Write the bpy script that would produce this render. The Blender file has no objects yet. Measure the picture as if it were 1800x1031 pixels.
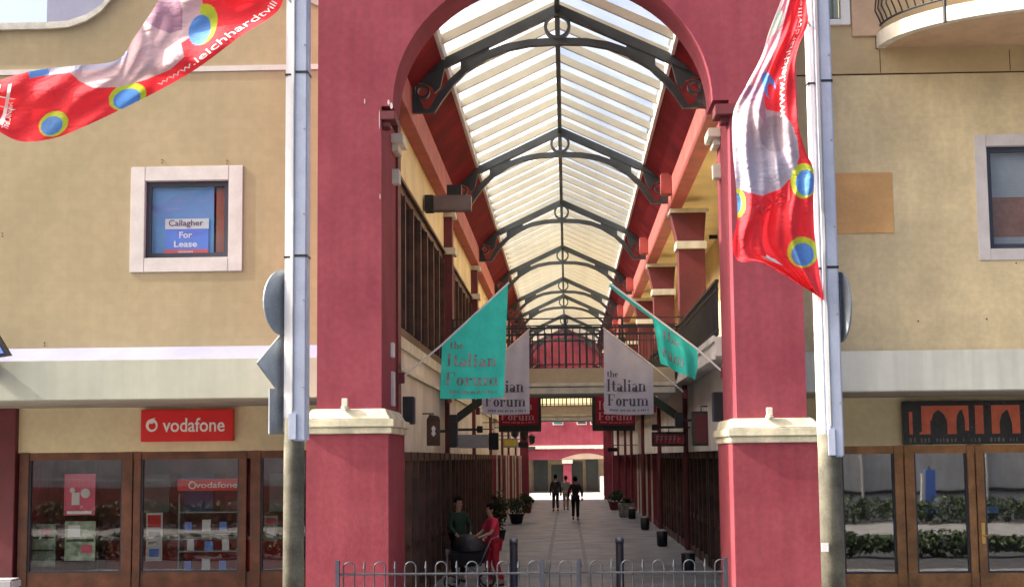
import bpy, bmesh, math, random
from math import sin, cos, pi, radians
from mathutils import Vector, Matrix
random.seed(7)
SC = bpy.context.scene
COL = SC.collection

# ------------------------------------------------------------------ camera
F, CX, CY, EYE = 2670.0, 900.0, 515.5, 2.58
def _ray(x, y): return Vector(((x-CX)/F, -(y-CY)/F, -1.0))
_Y = _ray(997, 803).normalized()
_Z = _ray(1997, 793).cross(_Y).normalized()
_X = _Y.cross(_Z)
_R = Matrix((_X, _Y, _Z))
def P(x, y, Y):
    """world point seen at photo pixel (x, y) on the plane Y metres down the arcade"""
    w = _R @ _ray(x, y)
    w = w*(Y/w.y)
    return Vector((w.x, Y, w.z+EYE))
cam_d = bpy.data.cameras.new('camera'); cam = bpy.data.objects.new('camera', cam_d); COL.objects.link(cam)
cam.matrix_world = Matrix.Translation((0, 0, EYE)) @ _R.to_4x4()
cam_d.sensor_width = 36; cam_d.lens = F/1800*36; cam_d.clip_start = .1; cam_d.clip_end = 2000
SC.camera = cam

# ------------------------------------------------------------------ sky and sun
SUN_EL, SUN_AZ = 38.0, 5.2         # azimuth: degrees in front of the facade plane, sun on the left
w = bpy.data.worlds.new('World'); SC.world = w; w.use_nodes = True
nt = w.node_tree; bg = nt.nodes['Background']
sky = nt.nodes.new('ShaderNodeTexSky'); sky.sky_type = 'NISHITA'; sky.sun_disc = False
sky.sun_elevation = radians(SUN_EL); sky.sun_rotation = radians(-90-SUN_AZ)
sky.air_density = .8; sky.dust_density = 9.0; sky.ozone_density = .3
nt.links.new(sky.outputs[0], bg.inputs[0]); bg.inputs[1].default_value = .15
sd = bpy.data.lights.new('sun', 'SUN'); sd.energy = 3.7; sd.angle = radians(.5); sd.color = (1, .94, .84)
sun = bpy.data.objects.new('sun', sd); COL.objects.link(sun)
e, a = radians(SUN_EL), radians(SUN_AZ)
SUNV = Vector((-cos(e)*cos(a), -cos(e)*sin(a), sin(e)))
sun.rotation_euler = SUNV.to_track_quat('Z', 'Y').to_euler()
sun.location = (-20, -5, 25)
SC.view_settings.view_transform = 'Standard'; SC.view_settings.look = 'None'
SC.view_settings.exposure = 1.55; SC.view_settings.gamma = 1

# ------------------------------------------------------------------ materials
def mat(name, col, rough=.7, metal=0, spec=.5, var=.12, scale=2.0, bump=.0, bscale=60, streak=0, brick=None, col2=None,
        transl=0, dirt=0):
    m = bpy.data.materials.new(name); m.use_nodes = True
    n = m.node_tree.nodes; l = m.node_tree.links; b = n['Principled BSDF']
    b.inputs['Roughness'].default_value = rough; b.inputs['Metallic'].default_value = metal
    b.inputs['Specular IOR Level'].default_value = spec
    geo = n.new('ShaderNodeTexCoord'); co = geo.outputs['Object']
    def noise(sc, vec=co, detail=5):
        t = n.new('ShaderNodeTexNoise'); t.inputs['Scale'].default_value = sc; t.inputs['Detail'].default_value = detail
        l.new(vec, t.inputs['Vector']); return t.outputs['Fac']
    def ramp(fac, p0, c0, p1, c1):
        r = n.new('ShaderNodeValToRGB'); l.new(fac, r.inputs[0])
        r.color_ramp.elements[0].position = p0; r.color_ramp.elements[0].color = (*c0, 1)
        r.color_ramp.elements[1].position = p1; r.color_ramp.elements[1].color = (*c1, 1)
        return r.outputs[0]
    def mix(fac, a_, b_, mode='MIX'):
        x = n.new('ShaderNodeMix'); x.data_type = 'RGBA'; x.blend_type = mode
        for s, i in ((fac, 0), (a_, 6), (b_, 7)):
            if isinstance(s, (int, float)): x.inputs[i].default_value = s
            elif isinstance(s, tuple): x.inputs[i].default_value = (*s, 1)
            else: l.new(s, x.inputs[i])
        return x.outputs[2]
    c2 = col2 or tuple(min(1, c*(1-2.2*var)) for c in col)
    c = ramp(noise(scale), .35, c2, .68, tuple(min(1, x*(1+var*.6)) for x in col))
    f = ramp(noise(scale*9), .4, (1-var*.7,)*3, .62, (1, 1, 1))
    c = mix(1.0, c, f, 'MULTIPLY')
    if streak or dirt:
        mp = n.new('ShaderNodeMapping'); l.new(co, mp.inputs[0]); mp.inputs['Scale'].default_value = (5, 5, .35)
        s = ramp(noise(1.0, mp.outputs[0]), .42, (1-streak,)*3, .6, (1, 1, 1))
        c = mix(1.0, c, s, 'MULTIPLY')
    bumps = []
    if brick:
        sx = n.new('ShaderNodeSeparateXYZ'); l.new(co, sx.inputs[0])
        ad = n.new('ShaderNodeMath'); ad.operation = 'ADD'; l.new(sx.outputs[0], ad.inputs[0]); l.new(sx.outputs[1], ad.inputs[1])
        cb = n.new('ShaderNodeCombineXYZ'); l.new(ad.outputs[0], cb.inputs[0])
        l.new(sx.outputs[1 if brick[3] else 2], cb.inputs[1])
        if brick[3]: l.new(sx.outputs[0], cb.inputs[0])
        bt = n.new('ShaderNodeTexBrick'); l.new(cb.outputs[0], bt.inputs[0])
        bt.inputs['Scale'].default_value = 1; bt.inputs['Brick Width'].default_value = brick[0]
        bt.inputs['Row Height'].default_value = brick[1]; bt.inputs['Mortar Size'].default_value = brick[2]
        bt.inputs['Mortar Smooth'].default_value = .3
        bt.inputs['Color1'].default_value = (1, 1, 1, 1); bt.inputs['Color2'].default_value = (.98, .98, .98, 1)
        k = brick[4]; bt.inputs['Mortar'].default_value = (k, k, k, 1)
        c = mix(1.0, c, bt.outputs['Color'], 'MULTIPLY'); bumps.append((bt.outputs['Color'], .25, .01))
    l.new(c, b.inputs['Base Color'])
    if bump: bumps.append((noise(bscale), bump, .01))
    prev = None
    for h, st, di in bumps:
        bp = n.new('ShaderNodeBump'); bp.inputs['Strength'].default_value = st; bp.inputs['Distance'].default_value = di
        l.new(h, bp.inputs['Height'])
        if prev: l.new(prev, bp.inputs['Normal'])
        prev = bp.outputs[0]
    if prev: l.new(prev, b.inputs['Normal'])
    if transl:
        t = n.new('ShaderNodeBsdfTranslucent'); l.new(c, t.inputs[0])
        ms = n.new('ShaderNodeMixShader'); ms.inputs[0].default_value = transl
        l.new(b.outputs[0], ms.inputs[1]); l.new(t.outputs[0], ms.inputs[2])
        l.new(ms.outputs[0], n['Material Output'].inputs[0])
    return m

def glass(name, tint=(.8, .85, .85), ior=1.5, through=1.0, boost=0.0):
    m = bpy.data.materials.new(name); m.use_nodes = True
    n = m.node_tree.nodes; l = m.node_tree.links; n.remove(n['Principled BSDF'])
    t = n.new('ShaderNodeBsdfTransparent'); t.inputs[0].default_value = (*[c*through for c in tint], 1)
    if boost < 0:     # roof glazing: scatter added to whiten the sky in the gaps, varied by noise
        tl = n.new('ShaderNodeBsdfTranslucent'); tl.inputs[0].default_value = (.95, .94, .88, 1)
        mm = n.new('ShaderNodeMixShader'); co = n.new('ShaderNodeTexCoord'); no = n.new('ShaderNodeTexNoise'); no.inputs['Scale'].default_value = .8; no.inputs['Detail'].default_value = 6
        l.new(co.outputs['Object'], no.inputs[0]); mr = n.new('ShaderNodeMapRange'); mr.inputs[1].default_value = .35; mr.inputs[2].default_value = .7; mr.inputs[3].default_value = .06; mr.inputs[4].default_value = .34
        l.new(no.outputs[0], mr.inputs[0]); l.new(mr.outputs[0], mm.inputs[0])
        l.new(t.outputs[0], mm.inputs[1]); l.new(tl.outputs[0], mm.inputs[2]); l.new(mm.outputs[0], n['Material Output'].inputs[0]); return m
    if boost < -5:
        l.new(t.outputs[0], n['Material Output'].inputs[0]); return m
    g = n.new('ShaderNodeBsdfGlossy'); g.inputs['Roughness'].default_value = .018
    co = n.new('ShaderNodeTexCoord'); no = n.new('ShaderNodeTexNoise'); no.inputs['Scale'].default_value = .9; no.inputs['Detail'].default_value = 1
    l.new(co.outputs['Object'], no.inputs[0]); bp = n.new('ShaderNodeBump'); bp.inputs['Strength'].default_value = .02
    bp.inputs['Distance'].default_value = .1; l.new(no.outputs[0], bp.inputs['Height']); l.new(bp.outputs[0], g.inputs['Normal'])
    lw = n.new('ShaderNodeLayerWeight'); pw = n.new('ShaderNodeMath'); pw.operation = 'POWER'; pw.inputs[1].default_value = 4
    l.new(lw.outputs['Facing'], pw.inputs[0])
    ad = n.new('ShaderNodeMath'); ad.operation = 'ADD'; ad.inputs[1].default_value = boost; ad.use_clamp = True; l.new(pw.outputs[0], ad.inputs[0])
    ms = n.new('ShaderNodeMixShader'); l.new(ad.outputs[0], ms.inputs[0]); l.new(t.outputs[0], ms.inputs[1]); l.new(g.outputs[0], ms.inputs[2])
    l.new(ms.outputs[0], n['Material Output'].inputs[0])
    return m

def vcol_mat(name, transl=.25, rough=.85):
    m = bpy.data.materials.new(name); m.use_nodes = True
    n = m.node_tree.nodes; l = m.node_tree.links; b = n['Principled BSDF']; b.inputs['Roughness'].default_value = rough
    co = n.new('ShaderNodeTexCoord'); mp = n.new('ShaderNodeMapping'); mp.inputs['Scale'].default_value = (4, 4, 9); mp.inputs['Rotation'].default_value = (0, .7, 0)
    l.new(co.outputs['Object'], mp.inputs[0]); no = n.new('ShaderNodeTexNoise'); no.inputs['Scale'].default_value = 1.0; no.inputs['Detail'].default_value = 4; no.inputs['Distortion'].default_value = .8
    l.new(mp.outputs[0], no.inputs[0]); bp = n.new('ShaderNodeBump'); bp.inputs['Strength'].default_value = .75; bp.inputs['Distance'].default_value = .06
    l.new(no.outputs[0], bp.inputs['Height']); l.new(bp.outputs[0], b.inputs['Normal'])
    a_ = n.new('ShaderNodeVertexColor'); a_.layer_name = 'print'; l.new(a_.outputs[0], b.inputs['Base Color'])
    t = n.new('ShaderNodeBsdfTranslucent'); l.new(a_.outputs[0], t.inputs[0])
    ms = n.new('ShaderNodeMixShader'); ms.inputs[0].default_value = transl
    l.new(b.outputs[0], ms.inputs[1]); l.new(t.outputs[0], ms.inputs[2]); l.new(ms.outputs[0], n['Material Output'].inputs[0])
    return m

BR = (.40, .19, .006, 0, .95)
M = dict(
 red=mat('red_render', (.27, .060, .080), .8, spec=.15, var=.13, scale=1.1, bump=.4, bscale=70, streak=.09, col2=(.24, .048, .07)),
 redlow=mat('red_render_base', (.27, .059, .075), .8, spec=.15, var=.14, scale=1.3, bump=.4, bscale=70, streak=.10, col2=(.25, .048, .066)),
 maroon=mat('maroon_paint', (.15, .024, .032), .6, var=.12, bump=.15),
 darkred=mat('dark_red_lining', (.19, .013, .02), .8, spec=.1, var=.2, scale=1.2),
 orange_red=mat('bounce_lit_red_beam', (.45, .10, .085), .6, var=.12, bump=.1),  # red paint brightened and warmed to stand for sun and bounced light
 yellow=mat('yellow_block_sun_offset', (.385, .315, .195), .8, spec=.15, var=.09, scale=.7, bump=.3, bscale=50, streak=.035, brick=BR, col2=(.345, .29, .175)),  # darkened to offset the grazing sun on the left wall
 yellow_r=mat('weathered_yellow_block_shade_offset', (.70, .575, .345), .8, spec=.15, var=.12, scale=1.1, bump=.3, bscale=50, streak=.05, brick=BR, col2=(.58, .48, .295)),  # weathered, and also lightened to offset shade on the right wall
 yellow_in=mat('yellow_arcade_wall', (.84, .69, .37), .75, var=.08, scale=1),
 patch=mat('orange_yellow_board', (.66, .38, .15), .7, var=.08, scale=2, brick=BR),
 band=mat('sandy_band', (.85, .74, .47), .7, var=.08, scale=1),
 pinkpil=mat('pink_sand_render', (.58, .40, .26), .75, var=.08),
 fascia=mat('cream_fascia_sun_offset', (.43, .445, .36), .6, var=.05, scale=.8, streak=.07),  # darker fascia copy, offsetting sun on the left
 fascia_r=mat('grey_fascia_shade_offset', (.60, .61, .54), .6, var=.05, scale=.8, streak=.12),  # lighter fascia copy, offsetting shade on the right
 soffit=mat('soffit_grey', (.42, .39, .33), .8, var=.1),
 flashing=mat('white_flashing', (.24, .25, .36), .5, var=.06, scale=1.5),
 cream=mat('cream_trim', (.70, .66, .48), .7, var=.14, scale=3, streak=.12, bump=.2),
 cream2=mat('pale_cream_trim', (.74, .71, .60), .7, var=.08, scale=3, streak=.1),
 white=mat('white_paint', (.78, .77, .74), .5, var=.05),
 coping=mat('grey_coping', (.55, .54, .48), .8, var=.15, scale=4),
 frame=mat('pinkish_window_surround', (.58, .545, .53), .6, var=.06, scale=3),
 dkframe=mat('dark_aluminium', (.045, .05, .075), .4, var=.1),
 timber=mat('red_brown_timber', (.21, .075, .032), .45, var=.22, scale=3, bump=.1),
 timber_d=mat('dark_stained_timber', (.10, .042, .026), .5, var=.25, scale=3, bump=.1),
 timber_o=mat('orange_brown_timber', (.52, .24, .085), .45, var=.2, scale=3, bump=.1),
 door_dark=mat('dark_brown_doors', (.075, .045, .032), .5, var=.3, scale=2, streak=.3),
 curtain=mat('brown_blind', (.19, .13, .085), .8, var=.2, scale=2, streak=.25),
 truss=mat('charcoal_steel', (.045, .055, .06), .45, var=.15, bump=.05),
 rafter=mat('cream_rafter', (.46, .44, .35), .6, var=.05, scale=3),
 darkgreen=mat('dark_green_paint', (.025, .045, .035), .5, var=.15),
 iron=mat('black_iron', (.03, .03, .035), .45, var=.15),
 galv=mat('galvanised_steel', (.33, .35, .40), .42, metal=.55, var=.12, scale=5),
 polepaint=mat('shade_side_blue_grey_paint', (.50, .56, .70), .4, var=.07, scale=3, streak=.08),  # blue tone also carries the sky-lit shade of the poles' right side
 polewhite=mat('sun_side_white_paint', (.80, .80, .80), .45, var=.05, scale=3, streak=.06),  # white tone also carries the sun on the poles' left side
 poleolive=mat('olive_concrete', (.19, .18, .135), .8, var=.25, scale=3, streak=.25, bump=.3),
 sign_back=mat('sign_back_aluminium', (.27, .31, .35), .5, metal=.3, var=.12, scale=3),
 asphalt=mat('asphalt', (.055, .055, .058), .9, var=.25, scale=3, bump=.4, bscale=200),
 foot=mat('concrete_paving', (.30, .29, .28), .85, var=.18, scale=1.5, bump=.2, brick=(.6, .6, .008, 1, .75)),
 tile=mat('grey_floor_tiles', (.27, .285, .315), .5, var=.2, scale=.9, brick=(.9, .6, .015, 1, .74), streak=0),
 tile_d=mat('dark_tile_strip', (.15, .15, .16), .5, var=.15, scale=1, brick=(.6, .6, .012, 1, .72)),
 court=mat('pale_court_paving', (.60, .60, .60), .7, var=.08),
 greywall=mat('off_white_wall', (.80, .76, .71), .8, var=.10, scale=.8, streak=.08),
 beige=mat('beige_bridge_render', (.52, .44, .31), .7, var=.08, scale=1),
 black=mat('black_plastic', (.015, .015, .02), .5, var=.2),
 greybox=mat('grey_metal_box', (.33, .33, .34), .5, var=.1),
 bluebox=mat('dark_blue_box', (.035, .04, .07), .5, var=.15),
 brass=mat('brass', (.75, .5, .16), .3, metal=.9, var=.05),
 vred=mat('bright_red_sign', (.78, .012, .012), .35, var=.04),
 lettw=mat('white_lettering', (.88, .87, .85), .5, var=.02),
 lettg=mat('charcoal_lettering', (.07, .07, .10), .7, var=.05),
 lettgp=mat('backlit_pink_grey_lettering', (.50, .40, .40), .8, var=.25, scale=8, transl=.3),  # low contrast painted in, for light coming through the flag
 lettp=mat('pink_lettering', (.65, .30, .34), .7, var=.08),
 lettr=mat('red_orange_lettering', (.78, .17, .09), .4, var=.1, scale=4),
 lettf=mat('faint_grey_lettering', (.17, .17, .17), .5, var=.2),
 signblack=mat('gloss_black_board', (.02, .018, .018), .2, var=.2),
 gflag=mat('sea_green_cloth', (.055, .74, .60), .75, var=.07, scale=3, transl=.35, bump=.1, bscale=12),
 wflag=mat('lilac_grey_cloth', (.66, .66, .80), .8, var=.05, scale=3, transl=.3, bump=.1, bscale=12),
 rflag=mat('crimson_cloth', (.34, .015, .035), .8, var=.1, scale=3, transl=.3),
 blue=mat('blue_blind', (.16, .38, .70), .5, var=.05, scale=1, brick=(40, .03, .003, 0, .82)),
 bluesign=mat('blue_sign', (.13, .26, .78), .5, var=.03),
 redsign=mat('light_red_sign', (.75, .13, .13), .5, var=.03),
 blind=mat('grey_slatted_blind', (.55, .55, .62), .6, var=.1, scale=1, brick=(40, .03, .005, 0, .7)),
 brickred=mat('red_brick_reflection', (.36, .12, .08), .6, var=.1),
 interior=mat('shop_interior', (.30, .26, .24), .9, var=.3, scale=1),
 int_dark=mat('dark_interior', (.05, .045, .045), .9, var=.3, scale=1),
 int_red=mat('deep_red_interior_wall', (.5, .07, .10), .8, var=.2),
 leaf=mat('dark_leaves', (.05, .10, .03), .6, var=.4, scale=12),
 leaf2=mat('hedge_leaves', (.07, .12, .03), .6, var=.4, scale=12),
 terracotta=mat('terracotta', (.25, .07, .045), .8, var=.15),
 concrete=mat('grey_concrete', (.30, .29, .27), .9, var=.2, scale=6, bump=.3),
 soil=mat('soil', (.05, .035, .02), .95),
 bollard=mat('dark_grey_bollard_paint', (.06, .065, .09), .45, var=.15),
 skin=mat('skin', (.48, .27, .19), .6, var=.06, scale=8),
 hair=mat('dark_hair', (.012, .009, .008), .95, spec=.1, var=.2, scale=20),
 redtop=mat('bright_red_shirt', (.75, .03, .085), .8, var=.08, scale=5, bump=.3, bscale=20),
 redtr=mat('red_trousers', (.60, .02, .045), .8, var=.1, scale=5, bump=.3, bscale=20),
 greentop=mat('shade_darkened_green_jumper', (.010, .040, .026), .85, var=.1, scale=5),  # green darkened so the wearer sinks into the shade
 blackcl=mat('black_clothing', (.012, .012, .014), .85, var=.2, scale=5),
 darkcl=mat('charcoal_clothing', (.03, .025, .03), .85, var=.2, scale=5),
 sagetop=mat('pale_sage_cardigan', (.28, .32, .27), .85, var=.1, scale=5),
 tan=mat('tan_trousers', (.42, .27, .18), .85, var=.1, scale=5),
 pinkpost=mat('pink_poster', (.75, .10, .18), .5, var=.08),
 greenpost=mat('green_white_poster', (.45, .55, .38), .5, var=.25, scale=6),
 paper=mat('white_card', (.75, .75, .75), .6, var=.04),
 ltgreen=mat('pale_green_curtain', (.42, .52, .45), .7, var=.1, brick=(.14, 40, .02, 0, .5)),
 yellow_sign=mat('yellow_sign_face', (.75, .6, .05), .5),
 opp=mat('opposite_render', (.66, .66, .64), .8, var=.1, scale=.6, streak=.1),
 glass=glass('window_glass', (.8, .85, .85), 1.5, .95, .06),
 glass_d=glass('shop_window_glass', (.85, .88, .88), 1.6, 1, .15),
 glass_r=glass('dim_shop_window_glass', (.75, .8, .8), 1.6, .9, .30),
 glass_u=glass('upper_window_glass', (.9, .93, .97), 1.45, 1.0, .05),
 glass_sky=glass('skylight_glass', (.98, .985, .99), 1.2, 1.0, -1),
)

# ------------------------------------------------------------------ mesh helpers
def root_loc(o):
    v = Vector((0, 0, 0))
    while o: v += o.location; o = o.parent
    return v
class MB:
    def __init__(s): s.v = []; s.f = []
    def add(s, vs, fs):
        k = len(s.v); s.v += [tuple(q) for q in vs]; s.f += [tuple(i+k for i in f) for f in fs]; return s
    def box(s, x0, x1, y0, y1, z0, z1):
        x0, x1 = min(x0, x1), max(x0, x1); y0, y1 = min(y0, y1), max(y0, y1); z0, z1 = min(z0, z1), max(z0, z1)
        return s.add([(x0,y0,z0),(x1,y0,z0),(x1,y1,z0),(x0,y1,z0),(x0,y0,z1),(x1,y0,z1),(x1,y1,z1),(x0,y1,z1)],
              [(0,3,2,1),(4,5,6,7),(0,1,5,4),(1,2,6,5),(2,3,7,6),(3,0,4,7)])
    def prism(s, poly, t0, t1, axis='y'):
        """poly: 2-D outline; axis y -> (x,z), x -> (y,z), z -> (x,y)"""
        n = len(poly)
        def p(q, t): return {'y': (q[0], t, q[1]), 'x': (t, q[0], q[1]), 'z': (q[0], q[1], t)}[axis]
        vs = [p(q, t0) for q in poly]+[p(q, t1) for q in poly]
        fs = [tuple(range(n)), tuple(range(2*n-1, n-1, -1))]+[(i, i+n, (i+1) % n+n, (i+1) % n) for i in range(n)]
        return s.add(vs, fs)
    def quadstrip(s, A, B):
        n = len(A); s.add(list(A)+list(B), [(i, i+1, i+1+n, i+n) for i in range(n-1)]); return s
    def band(s, A, B, t0, t1):
        """flat band between polylines A and B in XZ, thickness t0..t1 in Y"""
        for i in range(len(A)-1): s.prism([A[i], A[i+1], B[i+1], B[i]], t0, t1)
        return s
    def tube(s, pts, r, n=8, closed=False, r2=None):
        pts = [Vector(p) for p in pts]; N = len(pts); rings = []
        for i, p in enumerate(pts):
            if closed: t = pts[(i+1) % N]-pts[i-1]
            else: t = pts[min(i+1, N-1)]-pts[max(i-1, 0)]
            t.normalize(); up = Vector((0, 0, 1)) if abs(t.z) < .9 else Vector((0, 1, 0))
            a_ = t.cross(up).normalized(); b_ = a_.cross(t)
            rr = r if r2 is None else r+(r2-r)*i/(N-1)
            rings.append([p+a_*cos(2*pi*k/n)*rr+b_*sin(2*pi*k/n)*rr for k in range(n)])
        vs = [q for R_ in rings for q in R_]; fs = []
        for i in range(N if closed else N-1):
            j = (i+1) % N
            for k in range(n): fs.append((i*n+k, i*n+(k+1) % n, j*n+(k+1) % n, j*n+k))
        if not closed: fs += [tuple(range(n))[::-1], tuple(range((N-1)*n, N*n))]
        return s.add(vs, fs)
    def cyl(s, x, y, z0, z1, r, r2=None, n=16): return s.tube([(x, y, z0), (x, y, z1)], r, n, r2=r if r2 is None else r2)
    def lathe(s, x, y, prof, n=20):
        vs = [(x+r*cos(2*pi*k/n), y+r*sin(2*pi*k/n), z) for r, z in prof for k in range(n)]
        fs = [(i*n+k, i*n+(k+1) % n, (i+1)*n+(k+1) % n, (i+1)*n+k) for i in range(len(prof)-1) for k in range(n)]
        fs += [tuple(range(n))[::-1], tuple(range((len(prof)-1)*n, len(prof)*n))]
        return s.add(vs, fs)
    def build(s, name, m, parent=None, bevel=0, smooth=False, local=False):
        me = bpy.data.meshes.new(name)
        o0 = Vector((0, 0, 0)) if (local or parent is None) else root_loc(parent)
        me.from_pydata([tuple(Vector(v)-o0) for v in s.v], [], s.f)
        me.materials.append(M[m] if isinstance(m, str) else m)
        b = bmesh.new(); b.from_mesh(me); bmesh.ops.recalc_face_normals(b, faces=b.faces)
        if bevel: bmesh.ops.bevel(b, geom=[e_ for e_ in b.edges if len(e_.link_faces) == 2 and e_.calc_face_angle(0) > .5], offset=bevel, segments=2, affect='EDGES')
        b.to_mesh(me); b.free()
        if smooth:
            for p in me.polygons: p.use_smooth = True
        o = bpy.data.objects.new(name, me); COL.objects.link(o)
        if parent: o.parent = parent
        return o
def box(*a_): return MB().box(*a_)
def tag(o, label, cat, group=None):
    o['label'] = label; o['category'] = cat
    if group: o['group'] = group
    return o
def thing(name, label, cat, loc=(0, 0, 0), rz=0, group=None):
    o = bpy.data.objects.new(name, None); COL.objects.link(o); o.location = loc; o.rotation_euler.z = rz
    o.empty_display_size = .3
    return tag(o, label, cat, group)
M['fence'] = mat('dark_grey_fence_paint', (.045, .052, .066), .5, var=.15, scale=8)
M['lettpink'] = mat('tone_on_tone_pink_print', (.80, .07, .09), .7, var=.03)
def structure(o): o['kind'] = 'structure'; return o
def copy_tree(o, parent=None, loc=None):
    c = o.copy(); COL.objects.link(c); c.parent = parent
    if loc is not None: c.location = loc
    for ch in list(o.children): copy_tree(ch, c)
    return c
def relabel(o, label): o['label'] = label; return o

# text from the built-in font, mapped by a function of (u, v) in 0..1
_tc = {}
def text_geo(text, bold=0.0):
    key = (text, bold)
    if key not in _tc:
        cu = bpy.data.curves.new('t', 'FONT'); cu.body = text; cu.size = 1; cu.offset = bold; cu.resolution_u = 4
        ob = bpy.data.objects.new('t', cu); COL.objects.link(ob)
        dg = bpy.context.evaluated_depsgraph_get(); me = bpy.data.meshes.new_from_object(ob.evaluated_get(dg))
        vs = [v.co.copy() for v in me.vertices]; fs = [tuple(p.vertices) for p in me.polygons]
        x0, x1 = min(v.x for v in vs), max(v.x for v in vs); y0, y1 = min(v.y for v in vs), max(v.y for v in vs)
        _tc[key] = ([((v.x-x0)/(x1-x0), (v.y-y0)/(y1-y0)) for v in vs], fs)
        bpy.data.objects.remove(ob); bpy.data.curves.remove(cu); bpy.data.meshes.remove(me)
    return _tc[key]
def text_on(mb, text, fn, bold=0.0):
    uv, fs = text_geo(text, bold); mb.add([fn(u, v) for u, v in uv], fs); return mb
def text_box(text, x0, x1, z0, z1, y, name, m, parent, bold=0.0, d=.012):
    mb = MB(); uv, fs = text_geo(text, bold)
    vs = [(x0+(x1-x0)*u, y, z0+(z1-z0)*v) for u, v in uv]; n = len(vs)
    mb.add(vs, fs)
    # side walls give the letters thickness
    edges = {}
    for f in fs:
        for i in range(len(f)):
            a_, b_ = f[i], f[(i+1) % len(f)]
            edges[(a_, b_)] = 1
    vs2 = [(q[0], q[1]+d, q[2]) for q in vs]
    fs2 = [(a_, b_, b_+n, a_+n) for (a_, b_) in edges if (b_, a_) not in edges]
    mb.add(vs+vs2, fs2)
    return mb.build(name, m, parent)

# high-contrast serif letters as polygons (cap height 1)
def serif(text):
    polys = []; X0 = 0.0
    W, T = .17, .05
    def rect(x, z, x1, z1): polys.append([(x, z), (x1, z), (x1, z1), (x, z1)])
    def stem(x, z0, z1, lo=True, hi=True, hl=.09):
        rect(x, z0, x+W, z1)
        if lo: rect(x-.07, z0, x+W+.07, z0+T)
        if hi: rect(x-hl, z1-T, x+(W+.07 if hi == 2 else 0), z1)
    def ring(cx_, cz, rx, rz, a0=0, a1=360, w_=W*1.05, t=T, n=20):
        for i in range(n):
            A, B = radians(a0+(a1-a0)*i/n), radians(a0+(a1-a0)*(i+1)/n)
            o = [(cx_+rx*cos(q), cz+rz*sin(q)) for q in (A, B)]; k = [(cx_+(rx-w_)*cos(q), cz+(rz-t)*sin(q)) for q in (B, A)]
            polys.append(o+k)
    XH = .64
    for ch in text:
        x = X0
        if ch == ' ': X0 += .3; continue
        if ch == 'I': stem(x+.08, 0, 1, True, 2); X0 += .42
        elif ch == 'F':
            stem(x+.08, 0, 1, True, True); rect(x+.08, 1-T, x+.66, 1); rect(x+.61, .72, x+.66, 1); rect(x+.2, .49, x+.5, .49+T); rect(x+.46, .40, x+.5, .62); X0 += .76
        elif ch == 'i':
            stem(x+.08, 0, XH, True, True); ring(x+.165, .86, .10, .10, w_=.1, t=.1); X0 += .40
        elif ch == 'l': stem(x+.08, 0, 1.04, True, True); X0 += .40
        elif ch in 'nmhur':
            top = 1.04 if ch == 'h' else XH
            if ch == 'u':
                stem(x+.08, .14, XH, False, True); ring(x+.30, .2, .22, .2, 180, 340); stem(x+.44, 0, XH, False, True); rect(x+.44, 0, x+.70, T); X0 += .76
            else:
                stem(x+.08, 0, top, True, True)
                if ch == 'r':
                    ring(x+.42, .44, .17, .2, 70, 180, w_=.05); ring(x+.46, .52, .09, .09, w_=.09, t=.09); X0 += .60
                else:
                    k = 2 if ch == 'm' else 1
                    for j in range(k):
                        xx = x+.25+j*.38
                        ring(xx+.16, .46, .20, .18, 20, 160, w_=.07); stem(xx+.21, 0, .50, True, False)
                    X0 += .30+k*.42
        elif ch == 'o': ring(x+.30, .32, .27, .33); X0 += .62
        elif ch == 'e': ring(x+.28, .32, .25, .33, 0, 320); rect(x+.1, .32, x+.52, .32+T); X0 += .58
        elif ch == 'a':
            ring(x+.22, .18, .20, .19); ring(x+.24, .47, .20, .17, 20, 170, w_=.06); stem(x+.34, 0, .5, False, False); rect(x+.34, 0, x+.58, T); X0 += .60
        elif ch == 't': stem(x+.12, .1, .86, False, False); rect(x, XH-T, x+.42, XH); ring(x+.34, .14, .21, .14, 180, 330, w_=.1); X0 += .50
        else: X0 += .4
    return [[(px/X0, pz) for px, pz in p] for p in polys]
def serif_on(mb, text, fn):
    for p in serif(text): mb.add([fn(u, v) for u, v in p], [tuple(range(len(p)))])
    return mb

def crom(pts, t):
    """Catmull-Rom through pts, t in 0..1"""
    n = len(pts)-1; s_ = min(max(t, 0), 1)*n; i = min(int(s_), n-1); f = s_-i
    p = [pts[max(i-1, 0)], pts[i], pts[i+1], pts[min(i+2, n)]]
    return tuple(.5*((2*p[1][k])+(-p[0][k]+p[2][k])*f+(2*p[0][k]-5*p[1][k]+4*p[2][k]-p[3][k])*f*f+(-p[0][k]+3*p[1][k]-3*p[2][k]+p[3][k])*f**3) for k in range(len(pts[0])))
def inpoly(x, y, poly):
    c = False; j = len(poly)-1
    for i in range(len(poly)):
        xi, yi = poly[i]; xj, yj = poly[j]
        if (yi > y) != (yj > y) and x < (xj-xi)*(y-yi)/(yj-yi)+xi: c = not c
        j = i
    return c

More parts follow.
